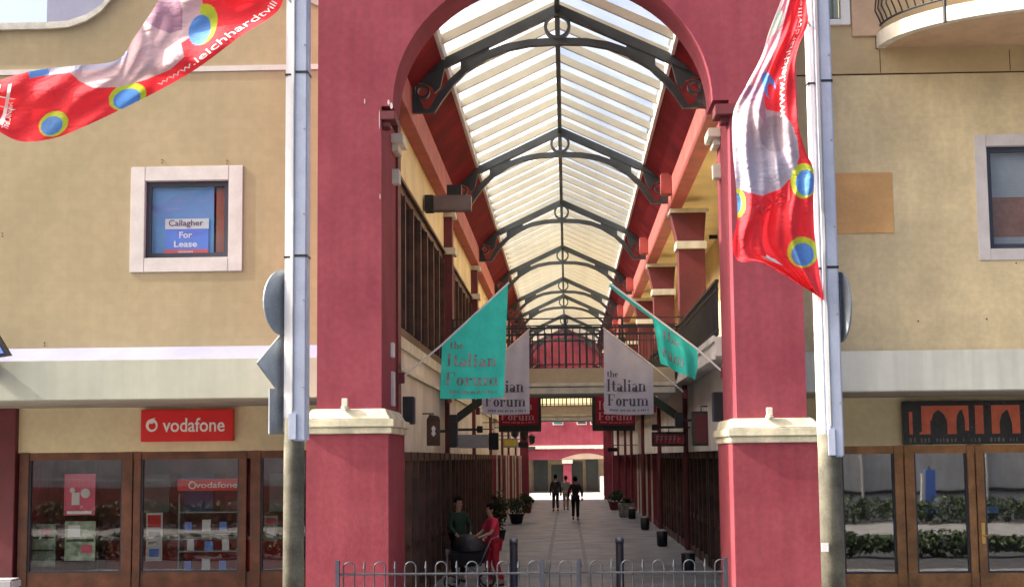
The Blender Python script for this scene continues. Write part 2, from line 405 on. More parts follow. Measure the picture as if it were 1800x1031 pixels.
# ================================================================== THE SETTING
structure(MB().add([(-400, -400, -.16), (400, -400, -.16), (400, 600, -.16), (-400, 600, -.16)], [(0, 1, 2, 3)]).build('ground', 'asphalt'))
structure(MB().box(-40, 40, 5, 19.5, -.2, -.13).build('road', 'asphalt'))
structure(box(-40, 40, 19.62, 25.6, -.2, -.004).build('footpath', 'foot'))
structure(box(-40, 40, 19.5, 19.62, -.2, 0).build('kerb', 'concrete'))
structure(box(-40, 40, -4.2, 5, -.2, -.01).build('opposite_footpath', 'foot'))
structure(box(-2.84, 3.38, 25.6, 93.8, -.2, 0).build('arcade_floor', 'tile'))
for x in (-.5, .42):
    structure(box(x-.05, x+.05, 25.7, 93.8, -.1, .004).build('floor_strip', 'tile_d'))
structure(box(-30, 30, 93.8, 140, -.2, 0).build('courtyard_floor', 'court'))

# ================================================================== ARCADE GATEWAY (front arch and its two pillars)
YF = 23.3
XL0, XL1, XR0, XR1 = -3.84, -2.84, 2.59, 3.65
gate = thing('arcade_gateway', 'tall red rendered archway on two square pillars in front of the glass-roofed arcade', 'archway', (-.1, 24.3, 0))
ZS = 8.10; AX, AA, AB = -.16, 2.5, 2.22; ZT = 12.2; YB = 24.3
mb = MB(); N = 40
arc = [(AX-AA*cos(pi*i/N), ZS+AB*sin(pi*i/N)) for i in range(N+1)]
xs = [(XL0, None)]+arc+[(XR1, None)]
for Yp in (YF, YB):
    vs = []; fs = []
    for (x, z) in arc: vs += [(x, Yp, z), (x, Yp, ZT)]
    fs = [(2*i, 2*i+2, 2*i+3, 2*i+1) for i in range(N)]
    mb.add(vs, fs)
mb.quadstrip([(x, YF, z) for x, z in arc], [(x, YB, z) for x, z in arc])
mb.add([(arc[0][0], YF, ZT), (arc[-1][0], YF, ZT), (arc[-1][0], YB, ZT), (arc[0][0], YB, ZT)], [(0, 1, 2, 3)])
arch = mb.build('arch_wall', 'red', gate)
for i in range(1): pass
box(XL0, arc[0][0], YF, YB, ZS-.02, ZT).build('arch_haunch', 'red', gate)
box(arc[-1][0], XR1, YF, YB, ZS-.02, ZT).build('arch_haunch', 'red', gate)
for sx, (x0, x1, b0, b1, zb, zc) in (('l', (XL0, XL1, -3.98, -2.71, 2.97, 3.27)), ('r', (XR0, XR1, 2.5, 3.83, 2.77, 3.06))):
    ys1 = 25.3
    p = box(x0, x1, YF, ys1, zc-.02, ZS-.02).build('pillar_shaft', 'red', gate)
    q = box(b0, b1, YF-.12, 25.4, 0, zb+.01).build('pillar_base', 'redlow', gate, bevel=.012)
    # moulded cap: fillet, slab, sloping weathering
    c = MB().box(b0-.03, b1+.04, YF-.16, 25.43, zb, zb+.10)
    c.box(b0-.07, b1+.08, YF-.20, 25.46, zb+.10, zb+.22)
    lo = (b0-.02, b1+.02, YF-.15, 25.42); hi = (x0-.07, x1+.06, YF-.06, 25.36)
    c.add([(lo[0], lo[2], zb+.22), (lo[1], lo[2], zb+.22), (lo[1], lo[3], zb+.22), (lo[0], lo[3], zb+.22),
           (hi[0], hi[2], zc+.08), (hi[1], hi[2], zc+.08), (hi[1], hi[3], zc+.08), (hi[0], hi[3], zc+.08)],
          [(0, 3, 2, 1), (4, 5, 6, 7), (0, 1, 5, 4), (1, 2, 6, 5), (2, 3, 7, 6), (3, 0, 4, 7)])
    c.build('pillar_cap', 'cream', gate, bevel=.012)
    # small uplight on the cap
    xx = (x0+x1)/2-.05
    u = MB().cyl(xx, YF-.11, zc+.08, zc+.12, .06); u.box(xx-.045, xx+.045, YF-.15, YF-.07, zc+.12, zc+.24)
    u.build('uplight', 'cream2', gate, bevel=.008)
    # corbel block under the arch
    if sx == 'l':
        k = MB().box(x1-.02, x1+.22, YF-.03, YF+.42, ZS-.24, ZS-.10); k.box(x1, x1+.12, YF+.04, YF+.36, ZS-.34, ZS-.24)
    else:
        k = MB().box(x0-.22, x0+.10, YF-.10, YF+.42, ZS-.27, ZS-.10); k.box(x0-.12, x0, YF+.04, YF+.36, ZS-.36, ZS-.27)
    k.build('corbel', 'maroon', gate, bevel=.01)
    s_ = 1 if sx == 'l' else -1; xi = x1 if sx == 'l' else x0
    MB().box(xi-.01*s_, xi+.12*s_, 24.75, 25.0, 7.12, 7.36).build('cream_block', 'cream2', gate, bevel=.01)
    c = MB().box(xi, xi+.20*s_, 24.6, 25.32, 7.78, 7.93); c.box(xi, xi+.11*s_, 24.7, 25.28, 7.66, 7.78)
    c.build('cream_block', 'cream2', gate, bevel=.01)
mb = MB()
for (x_, y_, w_, h_) in ((683, 180, 4, 10), (688, 186, 5, 12), (641, 178, 2, 10), (667, 210, 1.6, 36), (668, 345, 1.5, 10)):
    q = P(x_, y_, YF); ww, hh = w_*.0045, h_*.0045
    mb.prism([(q.x-ww, q.z), (q.x-ww*.4, q.z+hh), (q.x+ww*.7, q.z+hh*.6), (q.x+ww, q.z-hh*.5), (q.x+ww*.1, q.z-hh), (q.x-ww*.6, q.z-hh*.7)], YF-.003, YF+.01)
mb.build('paint_scuffs', 'frame', gate)
# small fittings on the inner face of the left pillar
b_ = P(690, 615, 24.6)
MB().box(XL1-.005, XL1+.05, 24.5, 24.72, b_.z-.12, b_.z+.12).build('junction_box', 'white', gate, bevel=.01)
b_ = P(692, 683, 24.7)
MB().box(XL1-.005, XL1+.04, 24.55, 24.85, b_.z-.28, b_.z+.28).build('notice_plate', 'frame', gate, bevel=.006)

# ================================================================== ARCADE BUILDING
C = EYE; TY = [26.0, 36.0, 46.3, 56.4, 66.5, 73.6, 83.8, 93.2]
XC = -.07; WL = -2.87; BL = -2.62; BR_ = 2.50; GW = 4.3; SR = 3.40; FL = C+2.0; YE = 94.0
arcd = thing('arcade_building', 'long two-storey shopping arcade under a ridged glass roof with red beams', 'arcade', (0, 60, 0))
A = arcd
# left walls
box(WL-.3, WL, 25.3, YE, C+.12, FL-.10).build('lower_wall', 'greywall', A)
box(WL-.3, WL, 25.3, YE, C+4.88, C+6.4).build('upper_wall', 'yellow_in', A)
mb = MB().box(WL, WL+.05, 25.5, YE, FL-.10, FL+.10); mb.box(WL, WL+.07, 25.5, YE, C+1.50, C+1.57); mb.box(WL-.3, WL, 25.3, YE, FL-.10, FL+.13)
mb.build('string_course', 'cream2', A)
box(WL, WL+.05, 25.5, YE, C+4.84, C+4.90).build('window_head', 'timber_d', A)
# bays
bays = [(25.5, TY[0+1]-.25)]+[(TY[i]+.25, TY[i+1]-.25) for i in range(1, 7)]
for i, (y0, y1) in enumerate(bays):
    n = 7
    fr = MB().box(WL-.10, WL-.02, y0, y1, C+4.70, C+4.88); fr.box(WL-.10, WL-.02, y0, y1, FL+.13, FL+.30)
    for k in range(n+1):
        yy = y0+(y1-y0)*k/n; fr.box(WL-.12, WL+.02, yy-.07, yy+.07, FL+.3, C+4.7)
    f = fr.build('gallery_window', 'timber_d', A)
    mb = MB()
    for k in range(n):
        ya = y0+(y1-y0)*k/n; yb = y0+(y1-y0)*(k+1)/n
        # folded blind behind the glass
        m_ = 8; pts = [(WL-.20+(.04 if j % 2 else 0), ya+(yb-ya)*j/m_) for j in range(m_+1)]
        for j in range(m_):
            (xa, y_a), (xb, y_b) = pts[j], pts[j+1]
            mb.add([(xa, y_a, FL+.13), (xb, y_b, FL+.13), (xb, y_b, C+4.88), (xa, y_a, C+4.88)], [(0, 1, 2, 3)])
    mb.build('blind', 'curtain', f)
    MB().add([(WL-.06, y0, FL+.13), (WL-.06, y1, FL+.13), (WL-.06, y1, C+4.88), (WL-.06, y0, C+4.88)], [(0, 1, 2, 3)]).build('pane', 'glass', f)
# left pilasters
for ty in TY[1:]:
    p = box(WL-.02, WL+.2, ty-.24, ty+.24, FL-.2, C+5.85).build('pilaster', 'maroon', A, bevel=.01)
    for za_, zb_ in ((4.82, 4.98), (5.72, 5.85)): box(WL, WL+.28, ty-.3, ty+.3, C+za_, C+zb_).build('capital', 'cream2', p, bevel=.01)
    box(WL-.02, WL+.10, ty-.12, ty+.12, 0, FL-.2).build('downpipe_post', 'maroon', A)
box(-2.95, -2.80, 25.3, 25.75, 0, C+5.85).build('end_pilaster', 'maroon', A)
# beams
box(BL-.24, BL, 24.3, YE, C+5.86, C+6.66).build('eaves_beam', 'orange_red', A, bevel=.008)
box(BR_, BR_+.30, 24.3, YE, C+5.83, C+6.60).build('eaves_beam', 'orange_red', A, bevel=.008)
# sloping lining panels between beam and skylight edge
sl = .47
def zr(x): return C+7.92-sl*abs(x-XC)
for sg, xb in ((-1, BL), (1, BR_)):
    xe = XC+sg*2.0
    pl = [(xe, zr(xe)-.02), (xb, C+6.42), (xb, C+6.6), (xe, zr(xe)+.10)]
    for i in range(8):
        y0 = 24.3 if i == 0 else TY[i-1]; y1 = TY[i]
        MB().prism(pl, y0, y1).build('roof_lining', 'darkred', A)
    # steel edge angle
    MB().box(xe-.03, xe+.03, 24.3, YE, zr(xe)-.05, zr(xe)+.16).build('skylight_kerb', 'frame', A)
    # little lamp boxes on the lining
# right side: upper gallery
box(GW, GW+.3, 25.3, YE, C+2.0, C+6.6).build('gallery_wall', 'yellow_in', A)
box(BR_+.3, GW, 25.3, YE, C+6.10, C+6.3).build('gallery_ceiling', 'yellow_in', A)
mb = MB().box(BR_, GW+.3, 25.45, YE, C+1.66, FL-.02); mb.box(BR_-.05, BR_, 25.45, YE, C+1.60, C+1.70); mb.box(BR_-.04, BR_, 25.45, YE, FL-.10, FL)
mb.build('gallery_floor', 'greywall', A)
for i, ty in enumerate(TY[1:]):
    p = box(BR_+.20, BR_+.82, ty-.32, ty+.32, FL, C+4.86).build('gallery_pillar', 'maroon', A, bevel=.01)
    box(BR_+.14, BR_+.86, ty-.38, ty+.38, C+4.86, C+5.04).build('capital_band', 'cream2', p, bevel=.01); box(BR_-.0, BR_+.92, ty-.38, ty+.38, C+5.72, C+5.82).build('capital_band', 'cream2', p, bevel=.01)
    MB().prism([(BR_+.18, C+5.04), (BR_+.80, C+5.04), (BR_+.86, C+5.72), (BR_+.03, C+5.72)], ty-.34, ty+.34).build('capital', 'maroon', p, bevel=.01)
    MB().cyl(BR_+.29, ty, 0, C+1.66, .06).build('steel_post', 'maroon', A)
    # projecting corbel block on the lining above each pillar
    if i < 6: box(BR_-.25, BR_+.0, ty-1.3, ty-1.0, C+6.0, C+6.5).build('corbel', 'orange_red', A, bevel=.02)
# gallery railing, right
def railing(y0, y1, x, zb, zt, parent, name='gallery_railing'):
    mb = MB().box(x-.03, x+.03, y0, y1, zt-.05, zt); mb.box(x-.02, x+.02, y0, y1, zb+.08, zb+.11); mb.box(x-.02, x+.02, y0, y1, zt-.18, zt-.15)
    k = int((y1-y0)/.14)
    for i in range(k+1):
        yy = y0+(y1-y0)*i/k; mb.box(x-.011, x+.011, yy-.011, yy+.011, zb, zt-.04)
    return mb.build(name, 'iron', parent)
prev = 25.5
for ty in TY[1:]:
    railing(prev, ty-.33, BR_+.06, FL, C+2.95, A); prev = ty+.33
# right lower wall and doors; left doors
box(BR_+.36, BR_+.6, 25.45, YE, C+.10, C+1.66).build('lower_wall', 'greywall', A)
box(BR_+.6, SR+.5, 25.45, YE, C+.12, C+.30).build('shopfront_soffit', 'int_dark', A)
def doors(x, sgn, y0, y1, tall, style):
    n = max(4, int((y1-y0)/1.15)); fr = MB(); xb = x
    fr.box(xb, xb+sgn*.10, y0, y1, tall-.16, tall); fr.box(xb, xb+sgn*.10, y0, y1, 0, .22)
    for k in range(n+1):
        yy = y0+(y1-y0)*k/n; wd = .10 if k % 2 else .16
        fr.box(xb-sgn*.02, xb+sgn*.12, yy-wd/2, yy+wd/2, 0, tall)
    for k in range(n):
        ya, yb = y0+(y1-y0)*k/n, y0+(y1-y0)*(k+1)/n
        fr.box(xb+sgn*.0, xb+sgn*.06, ya, yb, .95, 1.08)
    d = fr.build('shopfront', style, A)
    MB().add([(xb+sgn*.0-sgn*.04, y0, .2), (xb-sgn*.04, y1, .2), (xb-sgn*.04, y1, tall-.1), (xb-sgn*.04, y0, tall-.1)], [(0, 1, 2, 3)]).build('pane', 'glass', d)
    return d
for i, (y0, y1) in enumerate(bays):
    st = 'timber_d' if i < 3 else 'orange_red'
    doors(WL, 1, y0 if i else 25.75, y1, C+.12, 'timber_d' if i < 3 else 'red')
    doors(SR, -1, y0, y1, C+.10, 'timber_d' if i < 3 else 'red')
for i in (3, 4, 5, 6):
    y0, y1 = bays[i]
    for k in range(2):
        yy = y0+(y1-y0)*(.3+.4*k); box(WL+.10, WL+.16, yy-.12, yy+.12, 0, C+.12).build('cream_mullion', 'cream2', A)
        if i < 5: box(SR-.16, SR-.10, yy-.12, yy+.12, 0, C+.10).build('cream_mullion', 'cream2', A)

for x0, x1 in ((WL-3.2, WL-.34), (SR+.34, SR+3.2)):
    pass
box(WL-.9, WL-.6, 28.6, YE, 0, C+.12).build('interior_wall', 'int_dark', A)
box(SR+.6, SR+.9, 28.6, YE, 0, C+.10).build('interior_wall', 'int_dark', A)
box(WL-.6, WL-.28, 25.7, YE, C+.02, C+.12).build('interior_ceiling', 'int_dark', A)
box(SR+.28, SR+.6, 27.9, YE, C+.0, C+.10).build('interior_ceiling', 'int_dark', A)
# unseen flat roofs and core walls, added to close both sides against light
box(-13.5, BL-.24, 24.9, YE, C+6.42, C+6.6).build('flat_roof', 'coping', A)
box(BR_+.30, 13.5, 24.9, YE, C+6.6, C+6.8).build('flat_roof', 'coping', A)
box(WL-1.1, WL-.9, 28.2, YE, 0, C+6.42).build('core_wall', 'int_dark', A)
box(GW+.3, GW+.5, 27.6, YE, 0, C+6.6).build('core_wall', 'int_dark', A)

# trusses ------------------------------------------------------------
def truss_profile():
    mb = MB(); t0, t1 = -.06, .06
    for s_ in (-1, 1):
        X = lambda q: [(s_*x, z) for x, z in q]
        up = X([(0, 0.0), (1.0, -.47), (2.0, -.94), (2.25, -1.04), (2.56, -1.12)])
        dn = X([(0, -.19), (1.0, -.655), (1.95, -1.10), (2.2, -1.20), (2.50, -1.30)])
        mb.band(up, dn, t0, t1)
        au = X([(0, -.61), (.5, -.63), (.9, -.70), (1.2, -.81), (1.6, -1.05), (1.9, -1.32), (2.12, -1.60), (2.26, -1.86)])
        al = X([(0, -.73), (.5, -.75), (.9, -.83), (1.2, -.95), (1.6, -1.20), (1.82, -1.42), (2.03, -1.70), (2.16, -1.90)])
        mb.band(au, al, t0, t1)
        mb.prism(X([(1.20, -.74), (1.70, -.97), (1.70, -1.15), (1.20, -.84)]), t0+.012, t1-.012)
        mb.prism(X([(2.50, -1.28), (2.56, -1.12), (2.56, -1.90), (2.50, -1.90)]), t0, t1)
        mb.prism(X([(2.14, -1.84), (2.50, -1.84), (2.50, -1.90), (2.16, -1.90)]), t0-.003, t1+.003)
        # scrolled bracket fill
        mb.prism(X([(1.98, -1.10), (2.50, -1.27), (2.50, -1.38), (2.36, -1.36), (2.22, -1.42), (2.16, -1.55), (2.06, -1.46)]), t0+.015, t1-.015)
        mb.prism(X([(2.42, -1.66), (2.50, -1.55), (2.50, -1.84), (2.34, -1.84)]), t0+.015, t1-.015)
    mb.box(-.03, .03, t0+.01, t1-.01, -.66, -.14)
    return mb
def ring_geo(cx_, cz, r, w_, t=.07):
    mb = MB(); n = 24
    for i in range(n):
        a0, a1 = 2*pi*i/n, 2*pi*(i+1)/n
        mb.prism([(cx_+r*cos(a0), cz+r*sin(a0)), (cx_+r*cos(a1), cz+r*sin(a1)), (cx_+(r-w_)*cos(a1), cz+(r-w_)*sin(a1)), (cx_+(r-w_)*cos(a0), cz+(r-w_)*sin(a0))], -t, t)
    return mb
tr0 = truss_profile().build('roof_truss', 'truss', None); tr0.parent = A; tr0.location = Vector((XC, TY[0], C+7.90))-A.location
for (cx_, cz, r, w_) in ((0, -.40, .235, .055), (-2.37, -1.53, .125, .04), (2.37, -1.53, .125, .04)):
    o = ring_geo(cx_, cz, r, w_).build('ring', 'truss', None); o.parent = tr0
for ty in TY[1:]:
    copy_tree(tr0, A, Vector((XC, ty, C+7.90))-A.location)
MB().box(XC-.045, XC+.045, 24.3, YE, C+7.74, C+7.95).build('ridge_beam', 'truss', A)
# rafters
mb = MB(); d_ = .165
pr = [(-2.0, -.94), (0, 0), (2.0, -.94), (2.0, -.94+d_), (0, d_), (-2.0, -.94+d_)]
mb.prism([pr[0], pr[1], pr[4], pr[5]], -.035, .035); mb.prism([pr[1], pr[2], pr[3], pr[4]], -.035, .035)
rf = mb.build('rafter', 'rafter', None); rf.parent = A
ys = []; y = 22.9
while y < 93.9: 
    if y > 24.4: ys.append(y)
    y += 1.19
rf.location = Vector((XC, ys[0], C+7.95))-A.location
for yy in ys[1:]: copy_tree(rf, A, Vector((XC, yy, C+7.95))-A.location)
for sg in (-1, 1):
    MB().add([(XC, 24.3, C+8.12), (XC, YE, C+8.12), (XC+sg*2.1, YE, C+8.12-.987), (XC+sg*2.1, 24.3, C+8.12-.987)], [(0, 1, 2, 3)]).build('skylight_glass', 'glass_sky', A)
# end gable of the arcade: red wall with arched opening
mb = MB(); N = 24; ez = C+4.7
ar = [(-2.3*cos(pi*i/N)+XC, ez-.9+1.1*sin(pi*i/N)) for i in range(N+1)]
for i in range(N):
    (xa, za), (xb, zb_) = ar[i], ar[i+1]
    mb.prism([(xa, za), (xb, zb_), (xb, zr(xb)+.2), (xa, zr(xa)+.2)], YE-.1, YE+.3)
mb.box(WL, ar[0][0], YE-.1, YE+.3, 0, C+6.4); mb.box(ar[-1][0], SR, YE-.1, YE+.3, 0, C+6.4)
mb.build('end_gable', 'red', A)

# ================================================================== FOOTBRIDGES
def bridge(y, label, m, rail=True):
    b = thing('footbridge', label, 'footbridge', (0, y, FL), group='footbridges across the arcade')
    mb = MB().box(WL+.28, BR_-.06, y, y+1.9, C+1.60, FL-.01); mb.build('deck', m, b)
    mb = MB().box(WL+.28, BR_-.06, y-.05, y, C+1.58, C+1.66); mb.box(WL+.28, BR_-.06, y-.03, y+1.9, C+1.42, C+1.56); mb.build('moulding', 'cream2', b)
    if rail:
        for yy in (y+.03, y+1.85):
            r = MB(); z1 = FL+.93
            r.box(WL+.24, BR_+.16, yy-.02, yy+.02, z1-.05, z1); r.box(WL+.28, BR_-.06, yy-.015, yy+.015, FL+.06, FL+.09)
            r.box(WL+.24, BR_+.16, yy-.012, yy+.012, z1+.17, z1+.20); r.box(WL+.28, BR_-.06, yy-.012, yy+.012, z1-.2, z1-.17)
            n = 31
            for i in range(n+1):
                xx = WL+.32+(BR_-.06-WL-.36)*i/n; r.box(xx-.013, xx+.013, yy-.013, yy+.013, FL-.01, z1+(.02 if i % 2 else -.02))
                if i % 8 == 0: r.box(xx-.025, xx+.025, yy-.025, yy+.025, FL-.01, z1+.2)
            r.build('railing', 'iron', b)
    return b
bridge(34.2, 'nearest beige footbridge crossing the arcade under black railings, behind the flags', 'beige')
bridge(59.5, 'farther beige footbridge framed by the dark green portal', 'beige')
# dark green portal
pt = thing('green_portal', 'dark green steel portal frame with boxed sides hanging under the arcade roof', 'portal', (0, 39.5, C+1.5))
MB().box(-2.2, 2.1, 39.4, 39.6, C+1.52, C+1.68).build('beam', 'darkgreen', pt)
for s_, xo in ((-1, 0), (1, .0)):
    MB().prism([(xo+s_*2.1, C+1.68), (xo+s_*2.84, C+1.16), (xo+s_*2.84, C+.92), (xo+s_*2.05, C+1.48)], 39.4, 39.6).build('haunch', 'darkgreen', pt)
    box(xo+s_*.66, xo+s_*1.76, 39.42, 39.58, C+.67, C+1.52).build('side_panel', 'darkgreen', pt, bevel=.01)

# ================================================================== LEFT SHOP BUILDING
YW = 24.3
Lb = thing('yellow_shop_building', 'yellow painted shop building with white canopy and scrolled parapet left of the archway', 'building', (-8, 26, 0)); B = Lb
zc = 9.73
prof = [(-13.5, 4.0), (-3.9, 4.0), (-3.9, 10.0), (-4.05, 10.05), (-4.18, 10.12), (-4.3, 10.3), (-4.4, 10.6), (-6.9, 10.6), (-7.2, 10.45), (-7.45, 10.2), (-7.62, 10.0), (-7.85, 9.85), (-8.15, 9.75), (-8.5, zc), (-13.5, zc)]
# wall with window hole: assemble from column slices
wx0, wx1, wz0, wz1 = P(232, 470, YW).x, P(423, 470, YW).x, P(300, 474, YW).z, P(300, 298, YW).z
mb = MB()
mb.prism([(-13.5, 4.0), (wx0, 4.0), (wx0, 9.0), (-13.5, 9.0)], YW, YW+.3)
mb.prism([(wx1, 4.0), (-3.9, 4.0), (-3.9, 9.0), (wx1, 9.0)], YW, YW+.3)
mb.prism([(wx0, 4.0), (wx1, 4.0), (wx1, wz0), (wx0, wz0)], YW, YW+.3)
mb.prism([(wx0, wz1), (wx1, wz1), (wx1, 9.0), (wx0, 9.0)], YW, YW+.3)
mb.prism([(-13.5, 9.0), (-3.9, 9.0)]+prof[2:], YW, YW+.3)
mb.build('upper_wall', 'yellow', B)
# coping following the profile
top = prof[2:]; mb = MB()
for (xa, za), (xb, zb_) in zip(top[:-1], top[1:]):
    mb.prism([(xa, za-.02), (xb, zb_-.02), (xb, zb_+.09), (xa, za+.09)], YW-.07, YW+.37)
mb.build('coping', 'coping', B)
box(-13.5, -3.86, YW-.018, YW+.01, P(300, 127, YW).z, P(300, 118, YW).z).build('string_course', 'frame', B)
for (x_, y_) in ((285, 281), (399, 282), (4, 410), (78, 602)):
    q = P(x_, y_, YW); MB().tube([(q.x, YW+.01, q.z), (q.x, YW-.012, q.z)], .010, 8).tube([(q.x, YW+.01, q.z-.05), (q.x, YW-.003, q.z-.05)], .012, 6).build('wall_fixing', 'timber_d', B)
# rear roof block seen above the parapet dip
bb = P(82, 40, 26.0)
mb = MB().box(bb.x, -5.5, 26.0, 32, 8.9, 11.6); mb.build('stair_tower', 'flashing', B)
# canopy
zf0, zf1 = 3.56, 4.19
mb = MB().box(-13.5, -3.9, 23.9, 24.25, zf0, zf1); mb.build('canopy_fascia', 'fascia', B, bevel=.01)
box(-13.5, -3.05, 24.25, 28.3, zf0+.02, zf0+.22).build('canopy_soffit', 'soffit', B)
MB().prism([(23.92, zf1-.01), (24.29, zf1-.01), (24.29, zf1+.22), (24.22, zf1+.22)], -13.5, -3.86, 'x').build('flashing', 'flashing', B)
# window
W_ = box(0, 0, 0, 0, 0, 0)
def window(parent, x0, x1, z0, z1, fw, deep=.14, m='frame', inner=None):
    mb = MB(); yy = YW-.02
    mb.box(x0, x0+fw, yy, YW+.2, z0, z1); mb.box(x1-fw, x1, yy, YW+.2, z0, z1)
    mb.box(x0+fw, x1-fw, yy, YW+.2, z1-fw, z1); mb.box(x0+fw, x1-fw, yy, YW+.2, z0, z0+fw)
    w_ = mb.build('window', m, parent, bevel=.008)
    a0, a1, b0, b1 = x0+fw, x1-fw, z0+fw, z1-fw; t = .085
    mb = MB().box(a0, a0+t, YW+.08, YW+.14, b0, b1); mb.box(a1-t, a1, YW+.08, YW+.14, b0, b1); mb.box(a0+t, a1-t, YW+.08, YW+.14, b0, b0+t); mb.box(a0+t, a1-t, YW+.08, YW+.14, b1-t, b1)
    mb.build('window_frame', 'dkframe', w_)
    MB().add([(a0+t, YW+.11, b0+t), (a1-t, YW+.11, b0+t), (a1-t, YW+.11, b1-t), (a0+t, YW+.11, b1-t)], [(0, 1, 2, 3)]).build('pane', inner or 'glass_u', w_)
    return w_, (a0, a1, b0, b1)
w1, (a0, a1, b0, b1) = window(B, P(228, 470, YW).x, P(426, 470, YW).x, P(300, 478, YW).z, P(300, 293, YW).z, .235)
xb = a1-.28
box(a0, xb, YW+.175, YW+.19, b0, b1).build('blind', 'blue', w1)
box(xb+.04, a1-.05, YW+.175, YW+.19, b0+.05, b1-.1).build('curtain', 'brickred', w1)
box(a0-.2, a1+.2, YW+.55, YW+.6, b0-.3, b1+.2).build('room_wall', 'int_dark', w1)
# For-lease board in the window
p0, p1 = P(286, 448, YW), P(363, 383, YW); yy = YW+.145
ls = thing('lease_sign', 'blue white and red For Lease board inside the square upper left window', 'sign', (p0.x, yy, p0.z))
zz = lambda y: P(320, y, YW).z
box(p0.x, p1.x, yy, yy+.02, zz(436), zz(400)).build('blue_panel', 'bluesign', ls)
box(p0.x-.005, p1.x+.005, yy-.004, yy+.02, zz(400), zz(382)).build('white_panel', 'paper', ls)
box(p0.x-.02, p1.x, yy-.004, yy+.02, zz(450), zz(436)).build('red_panel', 'redsign', ls)
text_box('Callagher', P(294, 0, YW).x+.045, P(354, 0, YW).x+.04, zz(398), zz(384), yy-.010, 'lettering', 'lettg', ls, .0, .004)
def lx(x): return p0.x+(x-286)/77*(p1.x-p0.x)
text_box('For', lx(311), lx(334), zz(416), zz(405), yy-.006, 'lettering', 'lettw', ls, .02, .004)
text_box('Lease', lx(302), lx(343), zz(432), zz(421), yy-.006, 'lettering', 'lettw', ls, .02, .004)
for r_, (xa, xb_) in ((440.5, (310, 338)), (445.5, (296, 356))):
    mb = MB(); k = int((xb_-xa)/2.4)
    for i in range(k): mb.box(lx(xa+i*2.4), lx(xa+i*2.4+1.5), yy-.008, yy-.004, zz(r_+1.3), zz(r_-1.3))
    mb.build('small_print', 'lettw', ls)
# shop wall
YS = 28.0
xL = P(33, 760, YS).x; zhead = P(300, 793, YS).z
box(xL, -3.2, YS, YS+.25, zhead, zf0+.02).build('sign_band', 'band', B)
box(-13.5, xL, YS-.15, YS+.3, 0, zf0+.02).build('red_pier', 'maroon', B, bevel=.01)
def px(x, Y=YS): return P(x, 800, Y).x
def storefront(parent, Y, posts, z0, z1, m, name='shopfront', gl='glass_d', low=.5):
    """posts: (x0, x1) world"""
    X0, X1 = posts[0][0], posts[-1][1]
    mb = MB().box(X0, X1, Y, Y+.12, z1-.14, z1); mb.box(X0, X1, Y+.004, Y+.11, 0, low)
    f = mb.build(name, m, parent)
    for i, (a_, b__) in enumerate(posts):
        MB().box(a_, b__, Y-.025, Y+.14, 0, z1+.002).build('post', m, f, bevel=.006)
    for (a_, b__), (c_, d__) in zip(posts[:-1], posts[1:]):
        if c_-b__ < .12: continue
        t = .03
        MB().box(b__, b__+t, Y+.01, Y+.10, low, z1-.14).box(c_-t, c_, Y+.01, Y+.10, low, z1-.14).box(b__+t, c_-t, Y+.01, Y+.10, low, low+t).build('glazing_bead', 'dkframe', f)
        MB().add([(b__+t, Y+.06, low+t), (c_-t, Y+.06, low+t), (c_-t, Y+.06, z1-.14), (b__+t, Y+.06, z1-.14)], [(0, 1, 2, 3)]).build('pane', gl, f)
    return f
pL = [(px(35), px(52)), (px(216), px(234)), (px(236), px(249)), (px(421), px(434)), (px(441), px(459)), (px(540), px(556)), (px(640), px(655))]
pL[-1] = (-3.25, -3.0)
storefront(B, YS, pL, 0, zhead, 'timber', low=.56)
# interior
mb = MB().box(xL-.1, -3.3, YS+4.5, YS+4.7, 0, 3.3); mb.box(-10.2, -10.05, YS+.2, YS+4.6, 0, 3.3); mb.build('interior_wall', 'int_red', B)
box(-10.2, -3.2, YS+.25, YS+4.6, -.05, .02).build('interior_floor', 'interior', B)
box(-10.2, -3.2, YS+.25, YS+4.6, 3.3, 3.4).build('interior_ceiling', 'interior', B)
# illuminated-looking red shop sign with speech-mark logo
s0, s1 = P(248, 776, YS-.1), P(411, 718, YS-.1)
vs_ = thing('shop_sign', 'bright red vodafone shop sign with white lettering above the left shopfront', 'shop sign', (s0.x, YS, s0.z))
box(s0.x, s1.x, YS-.14, YS-.01, s0.z, s1.z).build('sign_box', 'vred', vs_, bevel=.012)
def sp(x, y): q = P(x, y, YS-.14); return q.x, q.z
xa, za = sp(286, 757); xb_, zb_ = sp(395, 735)
text_box('vodafone', xa, xb_, za-.02, zb_+.02, YS-.152, 'lettering', 'lettw', vs_, .012, .012)
cx_, cz_ = sp(267, 747)
mb = MB(); N = 24
for i in range(N):
    a_, c_ = 2*pi*i/N, 2*pi*(i+1)/N; R1, R0 = .108, .068
    mb.prism([(cx_+R1*cos(a_), cz_+R1*1.1*sin(a_)), (cx_+R1*cos(c_), cz_+R1*1.1*sin(c_)), (cx_+.008+R0*cos(c_), cz_-.01+R0*sin(c_)), (cx_+.008+R0*cos(a_), cz_-.01+R0*sin(a_))], YS-.152, YS-.14)
mb.prism([(cx_-.01, cz_+.12), (cx_+.07, cz_+.14), (cx_+.03, cz_+.10), (cx_+.02, cz_+.03), (cx_-.03, cz_+.03)], YS-.153, YS-.14)
mb.build('emblem', 'lettw', vs_)
